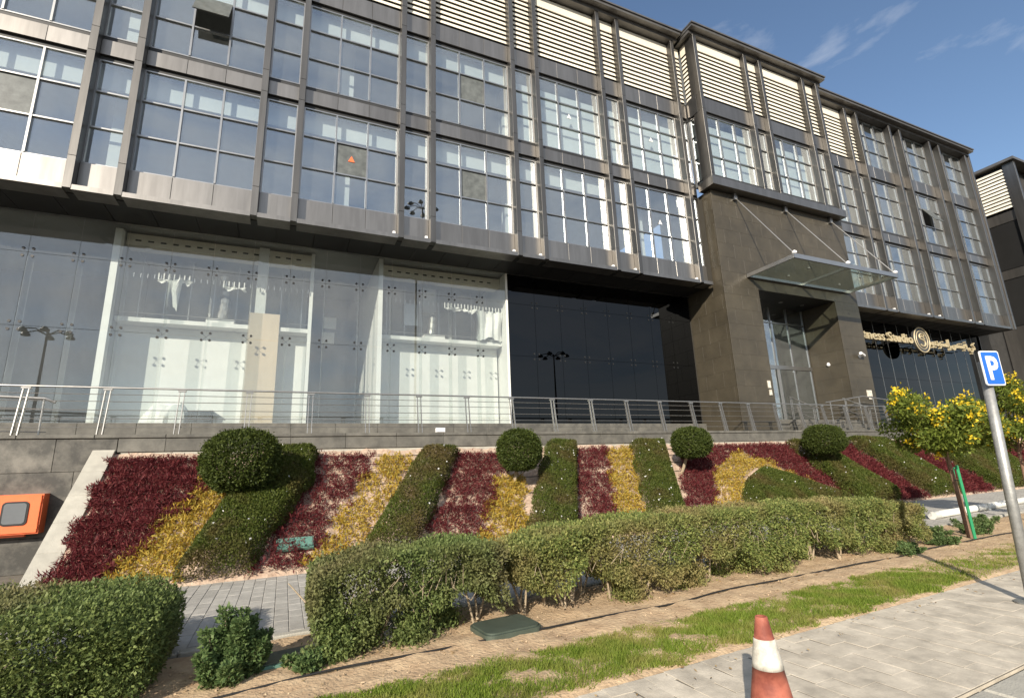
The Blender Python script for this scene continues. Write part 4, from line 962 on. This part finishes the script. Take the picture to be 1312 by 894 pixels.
shrub((-.30, 5.12, 0), .52, .66, 15000, 'small bushy grey green shrub standing alone on the sandy soil', 31, spikes=22)
shrub((.28, 5.05, 0), .34, .20, 2600, 'tiny green tuft beside the flat valve cover', 32, spikes=9)
for i, (x, y, s) in enumerate([(10.6, 5.35, .26), (11.2, 5.75, .34), (12.4, 5.5, .30), (13.2, 6.0, .36), (14.3, 6.1, .3), (9.2, 5.2, .24)]):
    shrub((x, sy(x, y)-.4, 0), .55, s, 2200, ['low weed beside the long hedge end', 'grey green weed before the white pipe end', 'weed clump at the foot of the green stake', 'weed clump between young tree and white pipe', 'loose weed behind the parking sign pole', 'weed under the long hedge end'][i], 40+i, 'weed_clump', 8, cat='weed', group='weeds around the young tree')

# ------------------------------------------------------------------ flowering trees
def tree(base, top, w, hc, n, lab, seed, lean=(0, 0)):
    r = np.random.default_rng(seed); t = thing('flowering_tree', lab, 'tree', base)
    zc = top-hc/2; cx, cy = lean
    MB().tube([(0, 0, -.05), (cx*.35+.02, cy*.3, zc*.4), (cx*.7, cy*.6, zc*.75), (cx, cy, zc)], [.045, .04, .032, .02], 10).build('trunk', 'barkdark', t)
    P = []; N = []; F = []
    for i in range(26):
        d = nrm(r.normal(size=3)); rad_ = r.random()**.45; c = np.array([cx+d[0]*w*.5*rad_*.86, cy+d[1]*w*.45*rad_*.86, zc+d[2]*hc*.5*rad_*.88])
        if i < 12: MB().tube([(cx*.8, cy*.8, zc*.72), tuple((c+np.array([cx, cy, zc]))/2-np.array([0, 0, .08])), tuple(c)], [.016, .010, .004], 5).build('limb', 'barkdark', t)
        rr_ = .20+.16*r.random(); k = n//26; D = nrm(r.normal(size=(k, 3))); q = r.random(k)**.4
        P.append(c+D*(rr_*q)[:, None]*np.array([1.1, 1.1, .8])); N.append(D+np.array([0, 0, .3]))
        if r.random() < .85:
            for z_ in range(4):
                D2 = nrm(r.normal(size=3)+np.array([-.3, -.5, .55])); fc = c+D2*rr_*1.05; F.append(fc+r.normal(size=(int(9+r.random()*14), 3))*.045)
    leaves('crown', np.concatenate(P), nrm(np.concatenate(N)), .085, .034, 'leaf_tree', t, .5, .8, seed)
    Fp = np.concatenate(F); leaves('flowers', Fp, nrm(r.normal(size=Fp.shape)+np.array([-.2, -.4, .5])), .052, .046, 'flower_y', t, .7, .8, seed+1); return t
tree((11.75, 5.62, 0), 2.84, 2.35, 1.50, 13000, 'young tree with yellow flowers tied to a green stake', 51, (-.25, 0))
tree((15.2, 6.0, 0), 3.25, 2.7, 2.3, 16000, 'taller yellow flowering tree behind the parking sign', 52, (.15, .0))
stk = thing('tree_stake', 'bright green stake leaning beside the young tree trunk', 'stake', (11.55, 5.45, 0))
MB().tube([(0, 0, -.05), (-.02, .0, .65), (-.06, 0, 1.33)], .026, 8).build('post', 'stake', stk); MB().tube([(-.05, .0, 1.05), (.0, .12, 1.06), (.06, .05, 1.05), (-.05, -.02, 1.04)], .008, 5).build('tie', 'black', stk)
st2 = thing('tree_stake', 'thin dark green stake on the pipe side of the young tree', 'stake', (12.02, 5.78, 0))
MB().tube([(0, 0, -.05), (.01, 0, 1.25)], .018, 8).build('post', 'stake', st2); MB().box(-.03, .03, -.03, .03, 1.25, 1.28).build('cap', 'stake', st2)

# ------------------------------------------------------------------ lawn strip, gravel, fallen leaves
def grass():
    n = 230000; r = np.random.default_rng(77); x = r.uniform(-4, 15, n)**1; x = np.where(r.random(n) < .7, r.uniform(-1, 8, n), x); y = r.uniform(3.36, 4.52, n)
    P0 = np.stack([x, y, x*0], 1); edge = .07*fnoise(P0, 2.7, 5)+.04*fnoise(P0, 8, 2)
    ok = (y > 3.46+edge+.06*np.abs(r.normal(size=n))) & (y < 4.34+.9*edge-.08*np.abs(r.normal(size=n))) & (fnoise(P0, 2.3, 9)+.6*fnoise(P0, 7, 4)+r.normal(size=n)*.5 > -3.2); x, y = x[ok], y[ok]; n = len(x)
    h = (.014+.034*r.random(n)**1.5)*(1+.5*fnoise(np.stack([x, y, y*0], 1), 2.5, 3)); a = r.random(n)*6.28; l = r.normal(size=(n, 2))*.022; w = .004+.003*r.random(n)
    B_ = np.stack([x, sy(x, y), np.full(n, .004)], 1); sx = np.stack([np.cos(a)*w, np.sin(a)*w, a*0], 1); tip = B_+np.stack([l[:, 0], l[:, 1], h], 1)
    return npmesh('lawn', np.stack([B_-sx, B_+sx, tip], 1).reshape(-1, 3), n, 'grass', True)
tag(link('lawn', grass()), 'narrow strip of short green grass beside the pavement', 'grass', kind='stuff')
def gravel():
    m = MB(); r = np.random.default_rng(5)
    for i in range(2600):
        x = r.uniform(-1.5, 13); y = r.uniform(4.0, 5.9); s = .004+.010*r.random()**2.5; z = .02; yy = sy(x, y); i0 = len(m.v)
        q = [(1, 0, 0), (-.5, .87, 0), (-.5, -.87, 0), (0, 0, .8), (0, 0, -.6)]; a = r.random()*6
        for p in q: m.v.append((x+s*(p[0]*math.cos(a)-p[1]*math.sin(a)), yy+s*(p[0]*math.sin(a)+p[1]*math.cos(a)), z+s*p[2]))
        m.f += [(i0, i0+1, i0+3), (i0+1, i0+2, i0+3), (i0+2, i0, i0+3), (i0+1, i0, i0+4), (i0+2, i0+1, i0+4), (i0, i0+2, i0+4)]
    return m
tag(gravel().build('gravel', 'stonebit'), 'small stones scattered over the sandy soil', 'gravel', kind='stuff')
def litter():
    r = np.random.default_rng(8); n = 1500; x = r.uniform(-1.5, 14, n); y = np.where(r.random(n) < .8, r.uniform(4.3, 6.0, n), r.uniform(3.0, 3.6, n))
    P = np.stack([x, sy(x, y), np.full(n, .03)], 1); D = nrm(np.stack([r.normal(size=n), r.normal(size=n), .15*r.normal(size=n)], 1)); Sd = nrm(np.cross(D, np.array([[0, 0, 1.]])+.3*r.normal(size=(n, 3)))); l = (.015+.03*r.random(n))[:, None]
    return npmesh('fallen_leaves', np.stack([P, P+D*l*.5+Sd*l*.25, P+D*l, P+D*l*.5-Sd*l*.25], 1).reshape(-1, 3), n, 'litter')
M['litter'] = leafmat('dry_leaf', [(.16, .09, .04), (.30, .20, .09), (.42, .32, .18)], trans=.1)
tag(link('fallen_leaves', litter()), 'dry fallen leaves scattered on the soil and pavement edge', 'leaves', kind='stuff')
jb = thing('junction_box', 'small white junction box on the granite coping under the railing', 'box', (3.62, 12.64, 2.525))
MB().cbox(-.12, .12, 0, .1, 0, .11, .008).build('body', 'signwhite', jb); MB().box(-.10, .10, -.006, -.001, .015, .095).build('lid', 'signwhite', jb)
rk = thing('pale_rock', 'pale rounded rock lying under the leggy hedge', 'rock', (1.05, 5.45, .0))
m = MB(); m.lathe([(.02, -.02), (.16, .0), (.19, .06), (.13, .13), (.03, .155)], (0, 0, 0), 12); m.v = [(x*(1.25+.2*math.sin(i*1.7)), y*(.8+.15*math.sin(i*2.3)), z*(1+.12*math.sin(i*3.1))) for i, (x, y, z) in enumerate(m.v)]
m.build('rock', 'concrete', rk, smooth=True)
